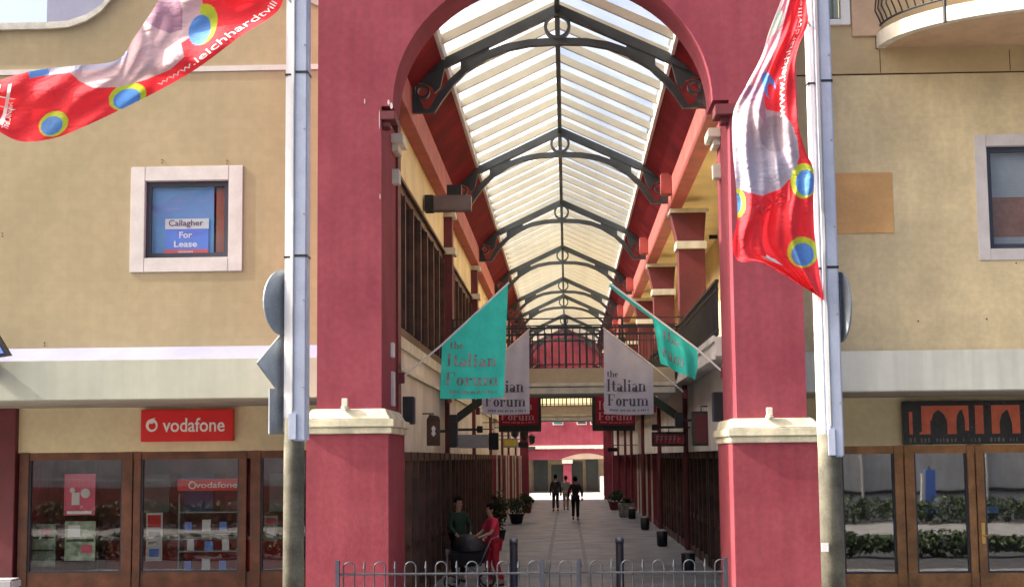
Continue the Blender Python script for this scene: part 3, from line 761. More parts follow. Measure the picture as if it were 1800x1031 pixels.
# things in the left shop window
def poster(name, label, x0, x1, y0, y1, Y, m, extras=(), cat='poster', grp=None):
    q0, q1 = P(x0, y1, Y), P(x1, y0, Y)
    t = thing(name, label, cat, (q0.x, Y, q0.z), group=grp)
    box(q0.x, q1.x, Y, Y+.03, q0.z, q1.z).build('board', m, t)
    for (u0, u1, v0, v1, mm) in extras:
        box(q0.x+(q1.x-q0.x)*u0, q0.x+(q1.x-q0.x)*u1, Y-.006, Y, q1.z-(q1.z-q0.z)*v1, q1.z-(q1.z-q0.z)*v0).build('printed_patch', mm, t)
    return t
t = poster('hanging_poster', 'pink poster with white discs hanging in the left pane of the phone shop', 112, 168, 832, 905, YS+.35, 'pinkpost', ((.25, .5, .45, .75, 'paper'), (.1, .9, .9, .97, 'lettw')))
q = P(150, 866, YS+.34); mb = MB()
mb.prism([(q.x+.09*cos(2*pi*i/16), q.z+.09*sin(2*pi*i/16)) for i in range(16)], YS+.34, YS+.35)
q = P(127, 861, YS+.34); mb.prism([(q.x+.05*cos(2*pi*i/16), q.z+.05*sin(2*pi*i/16)) for i in range(16)], YS+.34, YS+.35)
mb.build('white_disc', 'paper', t)
poster('floor_poster', 'green and white striped poster standing below the pink poster', 113, 168, 915, 985, YS+.35, 'greenpost', ((.05, .95, .45, .52, 'darkgreen'), (.1, .5, .1, .4, 'paper'), (.55, .9, .6, .8, 'pinkpost')))
poster('leaflet_rack', 'green and white leaflet rack at the far left of the phone shop window', 54, 98, 920, 995, YS+.5, 'greenpost', ((.05, .95, .3, .34, 'int_dark'), (.05, .95, .6, .64, 'int_dark'), (.4, .8, .12, .26, 'pinkpost')), 'leaflet rack')
t = thing('window_sign', 'red vodafone strip sign hanging inside the second pane of the phone shop', 'sign', tuple(P(312, 863, YS+.4)))
q0, q1 = P(312, 862, YS+.4), P(420, 841, YS+.4); box(q0.x, q1.x, YS+.4, YS+.43, q0.z, q1.z).build('sign_strip', 'vred', t)
text_box('vodafone', P(349, 0, YS+.4).x+.06, q1.x-.03, q0.z+.05, q1.z-.05, YS+.392, 'lettering', 'lettw', t, .01, .006)
mb = MB(); cxx, czz = P(338, 852, YS+.39).x, P(338, 852, YS+.39).z
for i in range(16):
    a_, c_ = 2*pi*i/16, 2*pi*(i+1)/16
    mb.prism([(cxx+.075*cos(a_), czz+.075*sin(a_)), (cxx+.075*cos(c_), czz+.075*sin(c_)), (cxx+.05*cos(c_), czz+.05*sin(c_)), (cxx+.05*cos(a_), czz+.05*sin(a_))], YS+.39, YS+.398)
mb.build('emblem', 'lettw', t)
poster('tall_poster', 'tall white and red poster at the left of the second phone shop pane', 256, 286, 900, 985, YS+.5, 'paper', ((.1, .9, .05, .3, 'vred'), (.15, .85, .4, .5, 'greybox'), (.15, .7, .6, .66, 'greybox'), (.2, .8, .75, .92, 'bluesign')))
poster('small_poster', 'small pale poster low in the third phone shop pane beside the pole', 464, 488, 905, 950, YS+.45, 'greenpost', ((.1, .9, .1, .35, 'pinkpost'), (.2, .8, .5, .9, 'paper')))
t = thing('shop_counter', 'long white shop counter with a red front deep inside the phone shop', 'counter', (-7.6, YS+3.2, 0))
box(-9.4, -5.6, YS+3.0, YS+3.6, 0, 1.0).build('front', 'vred', t); box(-9.5, -5.5, YS+2.9, YS+3.7, 1.0, 1.06).build('top', 'white', t)
for i in range(4):
    t = tag(box(-9.2+i*.95, -8.5+i*.95, YS+4.42, YS+4.48, 1.5, 2.3).build('wall_poster', ('paper', 'bluesign', 'pinkpost', 'paper')[i]), ('leftmost white', 'blue', 'pink', 'rightmost white')[i]+' poster on the deep red back wall of the phone shop', 'poster')
# product shelf with phone cards
t = thing('display_shelf', 'glass-shelved display stand with white phone cards under the red strip sign', 'display stand', tuple(P(312, 1000, YS+.6)))
q0, q1 = P(312, 1004, YS+.6), P(420, 866, YS+.6)
mb = MB().box(q0.x, q0.x+.03, YS+.6, YS+.9, q0.z, q1.z).box(q1.x-.03, q1.x, YS+.6, YS+.9, q0.z, q1.z)
mb.build('upright', 'greybox', t)
for i in range(4):
    z_ = q0.z+(q1.z-q0.z)*i/4; box(q0.x+.03, q1.x-.03, YS+.6, YS+.9, z_, z_+.025).build('shelf', 'greybox', t)
k = 0
for i in range(3):
    for j in range(3):
        xx = q0.x+.12+j*.33+.05*(i % 2); z_ = q0.z+(q1.z-q0.z)*i/4+.026
        c_ = tag(box(xx, xx+.13+.03*(j % 2), YS+.62, YS+.66, z_, z_+.17+.04*((i+j) % 2)).build('phone_card', 'paper' if (i+j) % 2 else 'bluesign'),
            'small %s card, %s on the %s shelf of the display stand in the phone shop' % ('white' if (i+j) % 2 else 'blue', ('left', 'middle', 'right')[j], ('bottom', 'second', 'third')[i]), 'card', 'phone cards on the display stand')

# edge of a tilted black-framed sign at the far left on the canopy
q = [P(-60, 640, 23.4), P(12, 630, 23.4), P(20, 622, 23.4), P(-20, 560, 23.4), P(-90, 575, 23.4)]
t = thing('tilted_sign', 'black-framed blue sign edge tilting above the canopy at the left end', 'sign', tuple(q[1]))
mb = MB(); A_, B_, D_ = P(18, 624, 23.5), P(-6, 584, 23.5), P(-60, 640, 23.5)
e1 = Vector((B_.x-A_.x, 0, B_.z-A_.z)); e2 = Vector((-.9, 0, -.12))
o4 = [A_, A_+e1*1.6, A_+e1*1.6+e2, A_+e2]
mb.add([tuple(v) for v in o4]+[(v.x, v.y+.1, v.z) for v in o4], [(0, 1, 2, 3), (7, 6, 5, 4), (0, 4, 5, 1), (1, 5, 6, 2), (2, 6, 7, 3), (3, 7, 4, 0)])
mb.build('sign_frame', 'black', t)
cen = sum(o4, Vector())/4; i4 = [cen+(v-cen)*.84 for v in o4]
MB().add([(v.x, v.y-.006, v.z) for v in i4], [(0, 1, 2, 3)]).build('sign_face', 'bluesign', t)
MB().box(A_.x-.5, A_.x-.46, 23.62, 23.9, zf1-.2, A_.z).build('bracket', 'iron', t)
# pale object at bottom left
t = tag(MB().box(P(-30, 1018, 22.6).x, P(30, 1018, 22.6).x, 22.4, 22.8, P(0, 1034, 22.6).z, P(0, 1016, 22.6).z).build('service_box', 'greybox', bevel=.03),
    'pale grey metal box standing at the bottom left corner by the red pier', 'service box')
t.data.transform(Matrix.Identity(4))

# ================================================================== RIGHT SHOP BUILDING
Rb = thing('weathered_shop_building', 'weathered yellow shop building with balcony and pale canopy right of the archway', 'building', (8, 26, 0)); B = Rb
rw = (P(1716, 350, YW).x, P(1716, 350, YW).x+1.95, P(1720, 458, YW).z, P(1720, 237, YW).z)
xr0 = 3.7; gz = P(1600, 131, YW).z
ow = (4.05, P(1493, 30, YW).x, P(1480, 46, YW).z, 11.3)
mb = MB()
mb.box(xr0, rw[0]+.05, YW, YW+.3, 4.0, gz); mb.box(rw[1]-.05, 13.5, YW, YW+.3, 4.0, gz)
mb.box(rw[0]+.05, rw[1]-.05, YW, YW+.3, 4.0, rw[2]+.05); mb.box(rw[0]+.05, rw[1]-.05, YW, YW+.3, rw[3]-.05, gz)
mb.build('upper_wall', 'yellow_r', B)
mb = MB().box(xr0, ow[0]+.04, YW-.02, YW+.3, gz+.025, 12.4); mb.box(ow[1]-.04, 13.5, YW-.02, YW+.3, gz+.025, 12.4)
mb.box(ow[0]+.04, ow[1]-.04, YW-.02, YW+.3, gz+.025, ow[2]+.04); mb.box(ow[0]+.04, ow[1]-.04, YW-.02, YW+.3, ow[3]-.04, 12.4)
mb.build('top_storey_wall', mat('ochre_render', (.56, .43, .24), .8, var=.08, scale=1, bump=.2), B)
box(xr0, 13.5, YW+.02, YW+.28, gz-.01, gz+.03).build('shadow_joint', 'timber_d', B)
mb = MB()
for x in (1547, 1775): q = P(x, 100, YW-.03); mb.box(q.x-.006, q.x+.006, YW-.023, YW-.018, gz+.03, P(x, 88, YW).z)
mb.build('panel_joint', 'timber_d', B)
q0, q1 = P(1497, 66, YW), P(1540, 0, YW)
box(q0.x, q1.x+.05, YW-.07, YW-.018, q0.z, 12.4).build('pilaster', 'pinkpil', B, bevel=.01)
for (x_, y_) in ((1614, 564), (1734, 560), (1786, 462)):
    q = P(x_, y_, YW); MB().tube([(q.x, YW+.01, q.z), (q.x, YW-.012, q.z)], .012, 8).build('wall_fixing', 'timber_d', B)
# upper window behind the pole
mb = MB(); fw = .15
mb.box(ow[0], ow[0]+fw, YW-.08, YW+.1, ow[2], ow[3]); mb.box(ow[1]-fw, ow[1], YW-.08, YW+.1, ow[2], ow[3]); mb.box(ow[0]+fw, ow[1]-fw, YW-.08, YW+.1, ow[2], ow[2]+.10); mb.box(ow[0]+fw, ow[1]-fw, YW-.08, YW+.1, ow[3]-.1, ow[3])
wu = mb.build('window', 'white', B, bevel=.008)
MB().box(ow[0]+fw, ow[1]-fw, YW+.14, YW+.18, ow[2]+.1, ow[3]-.1).build('curtain', 'ltgreen', wu)
mb = MB().box(ow[1]-.36, ow[1]-.33, YW+.02, YW+.06, ow[2]+.1, ow[3]-.1).box(ow[0]+.3, ow[0]+.33, YW+.02, YW+.06, ow[2]+.1, ow[3]-.1).box(ow[0]+fw, ow[1]-fw, YW+.02, YW+.06, ow[2]+.1, ow[2]+.14)
mb.build('window_frame', 'dkframe', wu)
# right window
w2, (a0, a1, b0, b1) = window(B, rw[0], rw[1], rw[2], rw[3], .19, inner='glass')
box(a0, a1, YW+.22, YW+.25, b0, b1).build('blind', 'blind', w2)
box(a0+.05, a1, YW+.212, YW+.218, b0+.22, b0+.86).build('painted_reflection', mat('brown_red_reflection_band', (.48, .20, .15), .6, var=.2, scale=2, brick=(40, .03, .005, 0, .7)), w2)  # brown-red reflection in the glass, painted as a band before the blind
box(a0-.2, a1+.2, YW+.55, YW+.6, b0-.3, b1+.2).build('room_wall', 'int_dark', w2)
q0, q1 = P(1455, 411, YW), P(1567, 303, YW)
box(q0.x, q1.x, YW-.015, YW+.01, q0.z, q1.z).build('painted_board', 'patch', B, bevel=.003)
# canopy
zf0, zf1 = 3.555, 4.185
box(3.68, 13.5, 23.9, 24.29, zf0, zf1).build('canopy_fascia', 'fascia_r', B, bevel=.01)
YS2 = 27.2
box(3.0, 13.5, 24.29, YS2+.3, zf0+.02, zf0+.22).build('canopy_soffit', 'soffit', B)
zhead = P(1560, 783, YS2).z
box(3.75, 13.5, YS2, YS2+.25, zhead, zf0+.02).build('sign_band', 'band', B)
def px2(x): return P(x, 800, YS2).x
pR = [(3.72, 3.95), (px2(1465), px2(1479)), (px2(1571), px2(1587)), (px2(1589), px2(1606)), (px2(1699), px2(1712)), (px2(1714), px2(1728)), (px2(1830), px2(1845)), (px2(1847), px2(1862)), (px2(1975), px2(1990))]
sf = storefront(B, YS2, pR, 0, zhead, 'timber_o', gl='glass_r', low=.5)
hx = px2(1722); q = P(1722, 940, YS2)
mb = MB().box(hx-.03, hx+.03, YS2-.04, YS2-.02, q.z-.14, q.z+.22); mb.tube([(hx, YS2-.02, q.z), (hx, YS2-.09, q.z), (hx+.13, YS2-.09, q.z-.01)], .014); mb.build('door_handle', 'brass', sf)
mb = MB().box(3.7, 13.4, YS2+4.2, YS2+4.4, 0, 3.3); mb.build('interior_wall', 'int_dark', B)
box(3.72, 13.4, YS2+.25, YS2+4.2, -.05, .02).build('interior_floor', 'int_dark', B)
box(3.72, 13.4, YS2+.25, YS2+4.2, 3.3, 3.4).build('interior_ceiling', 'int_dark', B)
t = tag(box(px2(1735), px2(1755), YS2+.15, YS2+.16, P(0, 917, YS2).z, P(0, 905, YS2).z).build('opening_card', 'bluesign'), 'small pale blue card stuck inside the right shop door glass', 'card')
# balcony: curved slab with bellied railing
zb0 = P(1545, 85, YW).z; bx0 = P(1543, 80, YW).x
def bal(t, out=0):  # plan curve from the wall at bx0 sweeping forward to the right
    R_ = 3.1+out; a_ = t*pi*.62
    return (bx0+3.1-(3.1+out)*cos(a_), YW-(2.3+out)*sin(a_))
outer = [bal(i/28) for i in range(29)]
poly = outer+[(outer[-1][0], YW-.02), (bx0, YW-.02)]
mb = MB().prism([(x, y) for x, y in outer]+[(outer[-1][0], YW)], zb0, zb0+.06, 'z')
bl = thing('curved_balcony', 'curved cream balcony with black bellied iron railing at the top right', 'balcony', (bx0+2, YW, zb0))
mb.build('soffit_slab', 'pinkpil', bl)
ob = [bal(i/28, .03) for i in range(29)]; ib = [bal(i/28, -.12) for i in range(29)]
mb = MB()
for i in range(28):
    vs = [(*ob[i], zb0-.01), (*ob[i+1], zb0-.01), (*ib[i+1], zb0-.01), (*ib[i], zb0-.01), (*ob[i], zb0+.22), (*ob[i+1], zb0+.22), (*ib[i+1], zb0+.22), (*ib[i], zb0+.22)]
    mb.add(vs, [(0, 3, 2, 1), (4, 5, 6, 7), (0, 1, 5, 4), (2, 3, 7, 6)])
mb.build('slab_edge', 'cream2', bl)
mb = MB(); rl = [bal(i/28, -.03) for i in range(29)]
mb.tube([(x, y, zb0+.36) for x, y in rl], .018, 6); mb.tube([(x, y, zb0+1.25) for x, y in rl], .022, 6)
nb = 32
for i in range(nb+1):
    x, y = bal(i/nb, -.03); nx, ny = x-(bx0+3.1), (y-YW)*1.35; L = math.hypot(nx, ny) or 1; nx /= L; ny /= L
    pr = [(0, .36), (.03, .45), (.09, .58), (.07, .75), (.015, .95), (0, 1.25)]
    mb.tube([(x+nx*o_, y+ny*o_, zb0+z_) for o_, z_ in pr], .013, 5)
mb.build('railing', 'iron', bl)
for tt in (.0, .36, .72):
    x, y = bal(tt, .02); MB().cyl(x, y, zb0-.02, zb0+1.3, .03).build('railing_post', 'iron', bl)
# dark planter box on balcony corner
x, y = bal(.60, .0); MB().box(x-.4, x+1.2, y+.1, y+.35, zb0+.24, zb0+.5).build('balcony_screen', 'bluebox', bl)

# right shop sign
q0, q1 = P(1588, 781, YS2-.1), P(1588, 705, YS2-.1)
sg_ = thing('shop_sign', 'glossy black shop sign with big red-orange lettering under the right canopy', 'shop sign', (q0.x, YS2, q0.z))
box(q0.x, q0.x+4.3, YS2-.14, YS2-.01, q0.z, q1.z).build('sign_board', 'signblack', sg_, bevel=.01)
def rx(x): return P(x, 745, YS2-.14).x
def rz(y): return P(1700, y, YS2-.14).z
mb = MB()
def rc(x0, y0, x1, y1): mb.box(rx(x0), rx(x1), YS2-.152, YS2-.14, rz(y1), rz(y0))
def pg(pts): mb.prism([(rx(x), rz(y)) for x, y in pts], YS2-.152, YS2-.14)
rc(1598, 722, 1604, 762)
rc(1620, 712, 1635, 762); rc(1635, 712, 1703, 720); rc(1665, 720, 1681, 762); rc(1696, 720, 1703, 756)
pg([(1635, 720), (1648, 720), (1641, 726), (1637, 738), (1635, 738)]); pg([(1652, 720), (1665, 720), (1665, 740), (1660, 728)])
pg([(1681, 720), (1688, 720), (1683, 728), (1681, 738)]); pg([(1692, 720), (1696, 720), (1696, 736)])
pg([(1616, 758), (1620, 758), (1620, 762), (1616, 762)])
rc(1714, 712, 1729, 762)
rc(1743, 712, 1757, 762); rc(1757, 712, 1793, 720); rc(1779, 720, 1793, 762)
pg([(1757, 720), (1770, 720), (1761, 728), (1757, 742)]); pg([(1772, 720), (1779, 720), (1779, 744), (1775, 730)])
rc(1803, 712, 1830, 720); rc(1818, 720, 1830, 762); pg([(1818, 734), (1808, 738), (1804, 748), (1808, 762), (1818, 762)])
mb.build('lettering', 'lettr', sg_)
mb = MB(); random.seed(3)
x = 1598
while x < 1790:
    w_ = random.choice((4, 6, 7, 5)); 
    if random.random() < .85: mb.box(rx(x), rx(x+w_*.6), YS2-.148, YS2-.14, rz(776), rz(768+random.random()*2))
    x += w_+1.5
mb.build('small_lettering', 'lettf', sg_)

# ================================================================== BUILDINGS BEHIND
def window_grid(b, x, y0, zs, ys, w_, h_, face):
    for z_ in zs:
        for yy in ys:
            if face == 'x': f = box(x-.05, x+.02, yy, yy+w_, z_, z_+h_).build('window', 'dkframe', b)
            else: f = box(yy, yy+w_, x-.05, x+.02, z_, z_+h_).build('window', 'dkframe', b)
tw = thing('apartment_tower', 'yellow apartment block with railed balconies seen through the right side of the glass roof', 'building', (7, 62, 0))
box(4.7, 12, 48, 78, C+6.8, C+18).build('wall', 'yellow_in', tw)
window_grid(tw, 4.7, 0, (C+8.4, C+11.4, C+14.4), (50, 54, 58, 62, 66, 70, 74), 1.6, 1.6, 'x')
for z_ in (C+7.9, C+10.9, C+13.9):
    for y_ in (49.5, 57.5, 65.5):
        bb_ = box(3.9, 4.7, y_, y_+5, z_, z_+.15).build('balcony', 'cream2', tw)
        r = MB().box(3.9, 3.94, y_, y_+5, z_+1.05, z_+1.1)
        for i in range(34): r.box(3.905, 3.93, y_+i*5/33-.012, y_+i*5/33+.012, z_+.15, z_+1.05)
        r.build('railing', 'iron', bb_)
# courtyard building at the end
cb = thing('courtyard_building', 'red and yellow building with arched shopfront closing the far end of the sunny court', 'building', (0, 113, 0)); YC = 112.0
def cp(x, y): q = P(x, y, YC); return q.x, q.z
x0 = -14; x1 = 14
zarch = cp(1000, 807)[1]; zcor0, zcor1 = cp(1000, 788)[1], cp(1000, 782)[1]
op0, op1 = cp(972, 0)[0]+.9, 4.5
mb = MB().box(x0, op0-.9, YC+.4, YC+1, 0, 6.3)
mb = MB()
mb.box(x0, x1, YC, YC+.6, zarch, 6.4)
for xa in (-9, -5.2): mb.box(xa, xa+.8, YC, YC+.6, 0, zarch)
mb.box(cp(957, 0)[0]+.95, cp(971, 0)[0]+.95, YC, YC+.6, 0, zarch); mb.box(5.5, x1, YC, YC+.6, 0, zarch)
mb.build('red_wall', 'red', cb)
mb = MB().box(x0, x1, YC-.2, YC, zcor0, zcor1); mb.box(cp(1010, 0)[0]+.95, cp(1024, 0)[0]+.95, YC-.15, YC, cp(0, 799)[1]-.0, zcor0)
mb.box(cp(955, 0)[0]+.95, cp(973, 0)[0]+.95, YC-.1, YC, zarch-.28, zarch-.0)
mb.build('cornice', 'cream2', cb)
box(x0, x1, YC+2.2, YC+2.5, 0, zarch).build('arcade_shops', mat('olive_beige_shop_wall', (.32, .28, .17), .8), cb)
mb = MB()
for i in range(14): mb.box(-9+i*1.3, -8.1+i*1.3+.15*(i%2), YC+2.1, YC+2.2, .1, 2.0+.25*(i%3))
mb.build('shop_glazing', 'darkgreen', cb)
box(x0, x1, YC+.6, YC+2.2, zarch, zarch+.2).build('arcade_soffit', 'soffit', cb)
for (xa, xb_, ya, yb_) in ((962, 980, 757, 738), (1003, 1020, 757, 736), (1026, 1042, 757, 740)):
    fr = box(cp(xa, 0)[0]+.0, cp(xb_, 0)[0], YC-.06, YC+.02, cp(0, ya)[1]-.0, cp(0, yb_)[1]).build('window', 'cream2', cb)
    box(cp(xa, 0)[0]+.07, cp(xb_, 0)[0]-.07, YC-.08, YC-.06, cp(0, ya)[1]+.07, cp(0, yb_)[1]-.07).build('pane', mat('teal_glass', (.05, .16, .17), .3) if xa < 990 else 'bluebox', fr)
mb = MB(); ax0, ax1 = cp(974, 0)[0], cp(1062, 0)[0]; az = zarch
mb.prism([(ax0+(ax1-ax0)*i/12, az+.02+.42*sin(pi*i/12)) for i in range(13)], YC-.03, YC+.3)
mb.build('arch_tympanum', 'beige', cb)
# step-back upper wall, yellow with windows
box(x0, x1, YC+4, YC+4.5, 6.4, 14.5).build('upper_wall', 'yellow_in', cb)
box(x0, x1, YC, YC+4, 6.3, 6.4).build('terrace', 'court', cb)
for z_ in (7.2, 10.5):
    for xx in (-8, -4.6, -1.6, 1.4, 4.4, 7.4):
        f = box(xx, xx+1.3, YC+3.93, YC+4, z_, z_+1.8).build('window', 'white', cb)
        box(xx+.12, xx+1.18, YC+3.90, YC+3.93, z_+.12, z_+1.68).build('pane', 'bluebox', f)
for s_ in (-1, 1):
    w_ = thing('court_side_building', ('pink-red building wing on the left side of the sunny court', 'pink-red building wing on the right side of the sunny court')[s_ > 0], 'building', (s_*12, 100, 0))
    box(s_*9, s_*10, YE+.4, YC, 0, 5 if s_ < 0 else 12).build('wall', 'red', w_)
    for k in range(4): box(s_*8.94, s_*9, YE+2+k*4, YE+4+k*4, .3, 2.6).build('shop_window', 'darkgreen', w_)
t = tag(box(P(1020, 0, 104).x+.85, P(1060, 0, 104).x+.85, 104, 104.3, 0, P(0, 846, 104).z-.0).build('low_wall', 'court', bevel=.03), 'low pale rendered wall standing in the sunny court at the far end', 'wall')

# opposite side of the street (seen only as reflections)
ob_ = thing('opposite_building', 'long pale rendered building across the street reflected in the shop windows', 'building', (0, -9, 0))
box(-40, 40, -9, -8.4, 0, 5.2).build('wall', 'opp', ob_)
mb = MB()
for i in range(16): mb.cyl(-38+i*5, -8.3, 0, 5.2, .05, n=8)
mb.build('downpipe', 'white', ob_)
box(-40, 40, -8.4, -8.3, 1.0, 1.12).build('skirting', 'int_dark', ob_)
bl2 = thing('white_balustrade', 'white balustrade across the street reflected in the phone shop window', 'balustrade', (-20, -7.8, 0))
box(-30, -6, -7.9, -7.7, 1.78, 1.86).build('top_rail', 'white', bl2)
mb = MB()
for i in range(120): mb.box(-30+i*.2, -29.93+i*.2, -7.84, -7.76, 1.5, 1.78)
mb.build('balusters', 'white', bl2); box(-30, -6, -7.9, -7.7, 0, 1.5).build('plinth', 'brickred', bl2)
bs = thing('banner_stand', 'blue and white upright banner across the street reflected in the right shop window', 'banner', (14.4, -7, 0))
box(14.2, 14.6, -7.1, -7.0, .2, 1.95).build('blue_panel', 'bluesign', bs); box(14.05, 14.2, -7.1, -7.0, .2, 1.8).build('white_panel', 'white', bs); MB().cyl(14.4, -7.2, 0, 2.1, .03).build('post', 'iron', bs)
def leaves(mb, cx_, cy_, cz_, rx_, ry_, rz_, n, s, rnd):
    for _ in range(n):
        while True:
            u = [rnd.uniform(-1, 1) for _ in range(3)]
            if sum(q*q for q in u) < 1: break
        c = Vector((cx_+u[0]*rx_, cy_+u[1]*ry_, cz_+u[2]*rz_))
        d = Vector((rnd.gauss(0, 1), rnd.gauss(0, 1), rnd.gauss(0, 1)+.5)).normalized(); t_ = d.orthogonal().normalized(); t_.rotate(Matrix.Rotation(rnd.uniform(0, 6.3), 3, d)); b2 = d.cross(t_)
        L = s*rnd.uniform(.6, 1.3)
        mb.add([c-t_*L, c+b2*L*.4, c+t_*L, c-b2*L*.4], [(0, 1, 2, 3)])
rnd = random.Random(5); mb = MB()
for i in range(24): leaves(mb, -21+i*.65, 13.6, .22, .55, .5, .34+.08*sin(i*2.1), 420, .085, rnd)
tag(mb.build('verge_hedge', 'leaf2'), 'low ragged hedge on the street verge left of the archway', 'hedge'); mb = MB()
for i in range(26): leaves(mb, 6+i*.65, 13.6, .22, .55, .5, .32+.1*sin(i*1.3), 420, .085, rnd)
tag(mb.build('verge_hedge', 'leaf2'), 'low ragged hedge on the street verge right of the archway', 'hedge'); mb = MB()
for i in range(60): leaves(mb, -36+i*1.22, -3.6, .5, 1.0, .45, .55+.1*sin(i*1.7), 380, .11, rnd)
tag(mb.build('clipped_hedge', 'leaf2'), 'long low green hedge across the street reflected in the shopfronts', 'hedge')

# ================================================================== FLAGS
def flag(name, label, pole_pts, fn, m, group, lines, lm, holder_x, nu=26, nv=30, pole_m='white', double=True):
    """fn(u, v) -> world point; u across (0 inner), v down"""
    base = Vector(pole_pts[0]); t = thing(name, label, 'flag', base, group=group)
    MB().tube(pole_pts, .016, 8).build('flagpole', pole_m, t)
    MB().box(base.x-.05, base.x+.05, base.y-.06, base.y+.06, base.z-.09, base.z+.09).build('bracket', 'maroon', t, bevel=.01)
    vs = [fn(i/nu, j/nv) for j in range(nv+1) for i in range(nu+1)]
    fs = [(j*(nu+1)+i, j*(nu+1)+i+1, (j+1)*(nu+1)+i+1, (j+1)*(nu+1)+i) for j in range(nv) for i in range(nu)]
    cl = MB().add(vs, fs).build('cloth', m, t, smooth=True)
    if lines:
        mb = MB()
        for (txt, u0, u1, v0, v1) in lines:
            def f2(u, v, u0=u0, u1=u1, v0=v0, v1=v1):
                if hasattr(fn, 'inv'): q = fn(*fn.inv(u0+(u1-u0)*u, v1+(v0-v1)*v))
                else: q = fn(u0+(u1-u0)*u, v1+(v0-v1)*v)
                return (q[0], q[1]-.022, q[2])
            if txt == '~':
                r_ = random.Random(2); uu = 0
                while uu < 1:
                    w_ = r_.uniform(.02, .05); 
                    if r_.random() < .85: mb.add([f2(uu, 0), f2(uu+w_*.6, 0), f2(uu+w_*.6, 1), f2(uu, 1)], [(0, 1, 2, 3)])
                    uu += w_
            else: serif_on(mb, txt, f2)
        mb.build('lettering', lm, cl)
    return t
def flag_fn(Y, tl, tr, bl_, br_, amp=.05, ph=0., sway=0.):
    """corner pixels: top-left, top-right, bottom-left, bottom-right"""
    A_, B_, C_, D_ = [P(*q, Y) for q in (tl, tr, bl_, br_)]
    def fn(u, v):
        q = (A_*(1-u)+B_*u)*(1-v)+(C_*(1-u)+D_*u)*v
        d = amp*(.25+.75*v)*sin(u*9+ph+v*1.3)+amp*.4*sin(u*21+ph*2+v*3)
        sag = .02*sin(pi*u)*v
        return (q.x, q.y+d+sway*v, q.z-sag)
    def inv(x, y):
        u = min(max((x-bl_[0])/(br_[0]-bl_[0]), 0), 1)
        yt = tl[1]+(tr[1]-tl[1])*u; yb = bl_[1]+(br_[1]-bl_[1])*u
        return u, (y-yt)/(yb-yt)
    fn.inv = inv
    return fn
GR = 'flags hanging in pairs from the arcade walls'
# green left: pole from the left pillar side up to the right
fn = flag_fn(25.4, (777, 606), (893, 498), (773, 700), (886, 697), .028, .5)
flag('hanging_flag', 'sea-green Italian Forum flag hanging at the left of the arcade mouth', [P(706, 664, 25.4), P(776, 606, 25.4), P(895, 496, 25.4)], fn, 'gflag', GR,
     [('the', 787, 812, 599, 613), ('Italian', 783, 871, 621, 643), ('Forum', 782, 876, 654, 676), ('~', 784, 874, 685, 690)], 'lettgp', 0)
# green right: mostly furled along the pole, end hanging
pa, pb = P(1226, 613, 25.4), P(1074, 500, 25.4)
def fnr(u, v):
    top = pa*(1-u)+pb*u
    k_ = min(max((u-.44)/.07, 0), 1); ln = (.82+.75*u)*(1-k_)+(.16*(1-u)+.03)*k_
    px_drop = {0: .48}
    q = top+Vector((-.02*v, 0, -ln*.62*v))
    k = .10*sin(u*26+v*2)*v if u < .5 else .03*sin(v*pi)
    return (q.x+.03*sin(v*4+u*8)*v, q.y+k+.03, q.z+(.03 if u > .5 else 0)*(1-v))
flag('hanging_flag', 'sea-green Italian Forum flag half furled on its pole at the right of the arcade mouth', [P(1272, 655, 25.4), P(1226, 613, 25.4), P(1074, 499, 25.4)], fnr, 'gflag', GR,
     [('the', .40, .20, .12, .34), ('rum', .40, .14, .48, .80)], 'lettgp', 0, nu=60)
# grey pair
fn = flag_fn(32.8, (847, 650), (930, 580), (847, 727), (931, 727), .02, 1.)
flag('hanging_flag', 'pale lilac-grey Italian Forum flag partly hidden behind the green flag', [P(790, 700, 32.8), P(847, 652, 32.8), P(931, 578, 32.8)], fn, 'wflag', GR,
     [('the', 853, 872, 652, 662), ('Italian', 852, 921, 667, 688), ('Forum', 853, 925, 694, 713), ('~', 854, 925, 719, 722)], 'lettg', 0)
fn = flag_fn(32.8, (1061, 578), (1148, 645), (1062, 727), (1149, 727), .02, 2.)
flag('hanging_flag', 'pale lilac-grey Italian Forum flag fully visible at the right of the footbridge', [P(1205, 692, 32.8), P(1148, 643, 32.8), P(1060, 576, 32.8)], fn, 'wflag', GR,
     [('the', 1067, 1087, 651, 662), ('Italian', 1067, 1136, 666, 687), ('Forum', 1068, 1141, 692, 712), ('~', 1068, 1141, 718, 721)], 'lettg', 0)
# red pair
fn = flag_fn(38.6, (876, 690), (946, 640), (877, 747), (946, 745), .01, 1.)
flag('hanging_flag', 'dark crimson Italian Forum flag behind the left grey flag', [P(840, 722, 38.6), P(876, 688, 38.6), P(947, 638, 38.6)], fn, 'rflag', GR,
     [('Italian', 881, 936, 704, 719), ('Forum', 881, 940, 724, 737), ('~', 881, 940, 740, 742)], 'lettp', 0)
fn = flag_fn(38.6, (1047, 640), (1117, 690), (1047, 745), (1117, 746), .01, 1.)
flag('hanging_flag', 'dark crimson Italian Forum flag behind the right grey flag', [P(1150, 718, 38.6), P(1117, 688, 38.6), P(1046, 638, 38.6)], fn, 'rflag', GR,
     [('Italian', 1052, 1107, 704, 719), ('Forum', 1052, 1112, 724, 737), ('~', 1052, 1112, 740, 742)], 'lettp', 0)

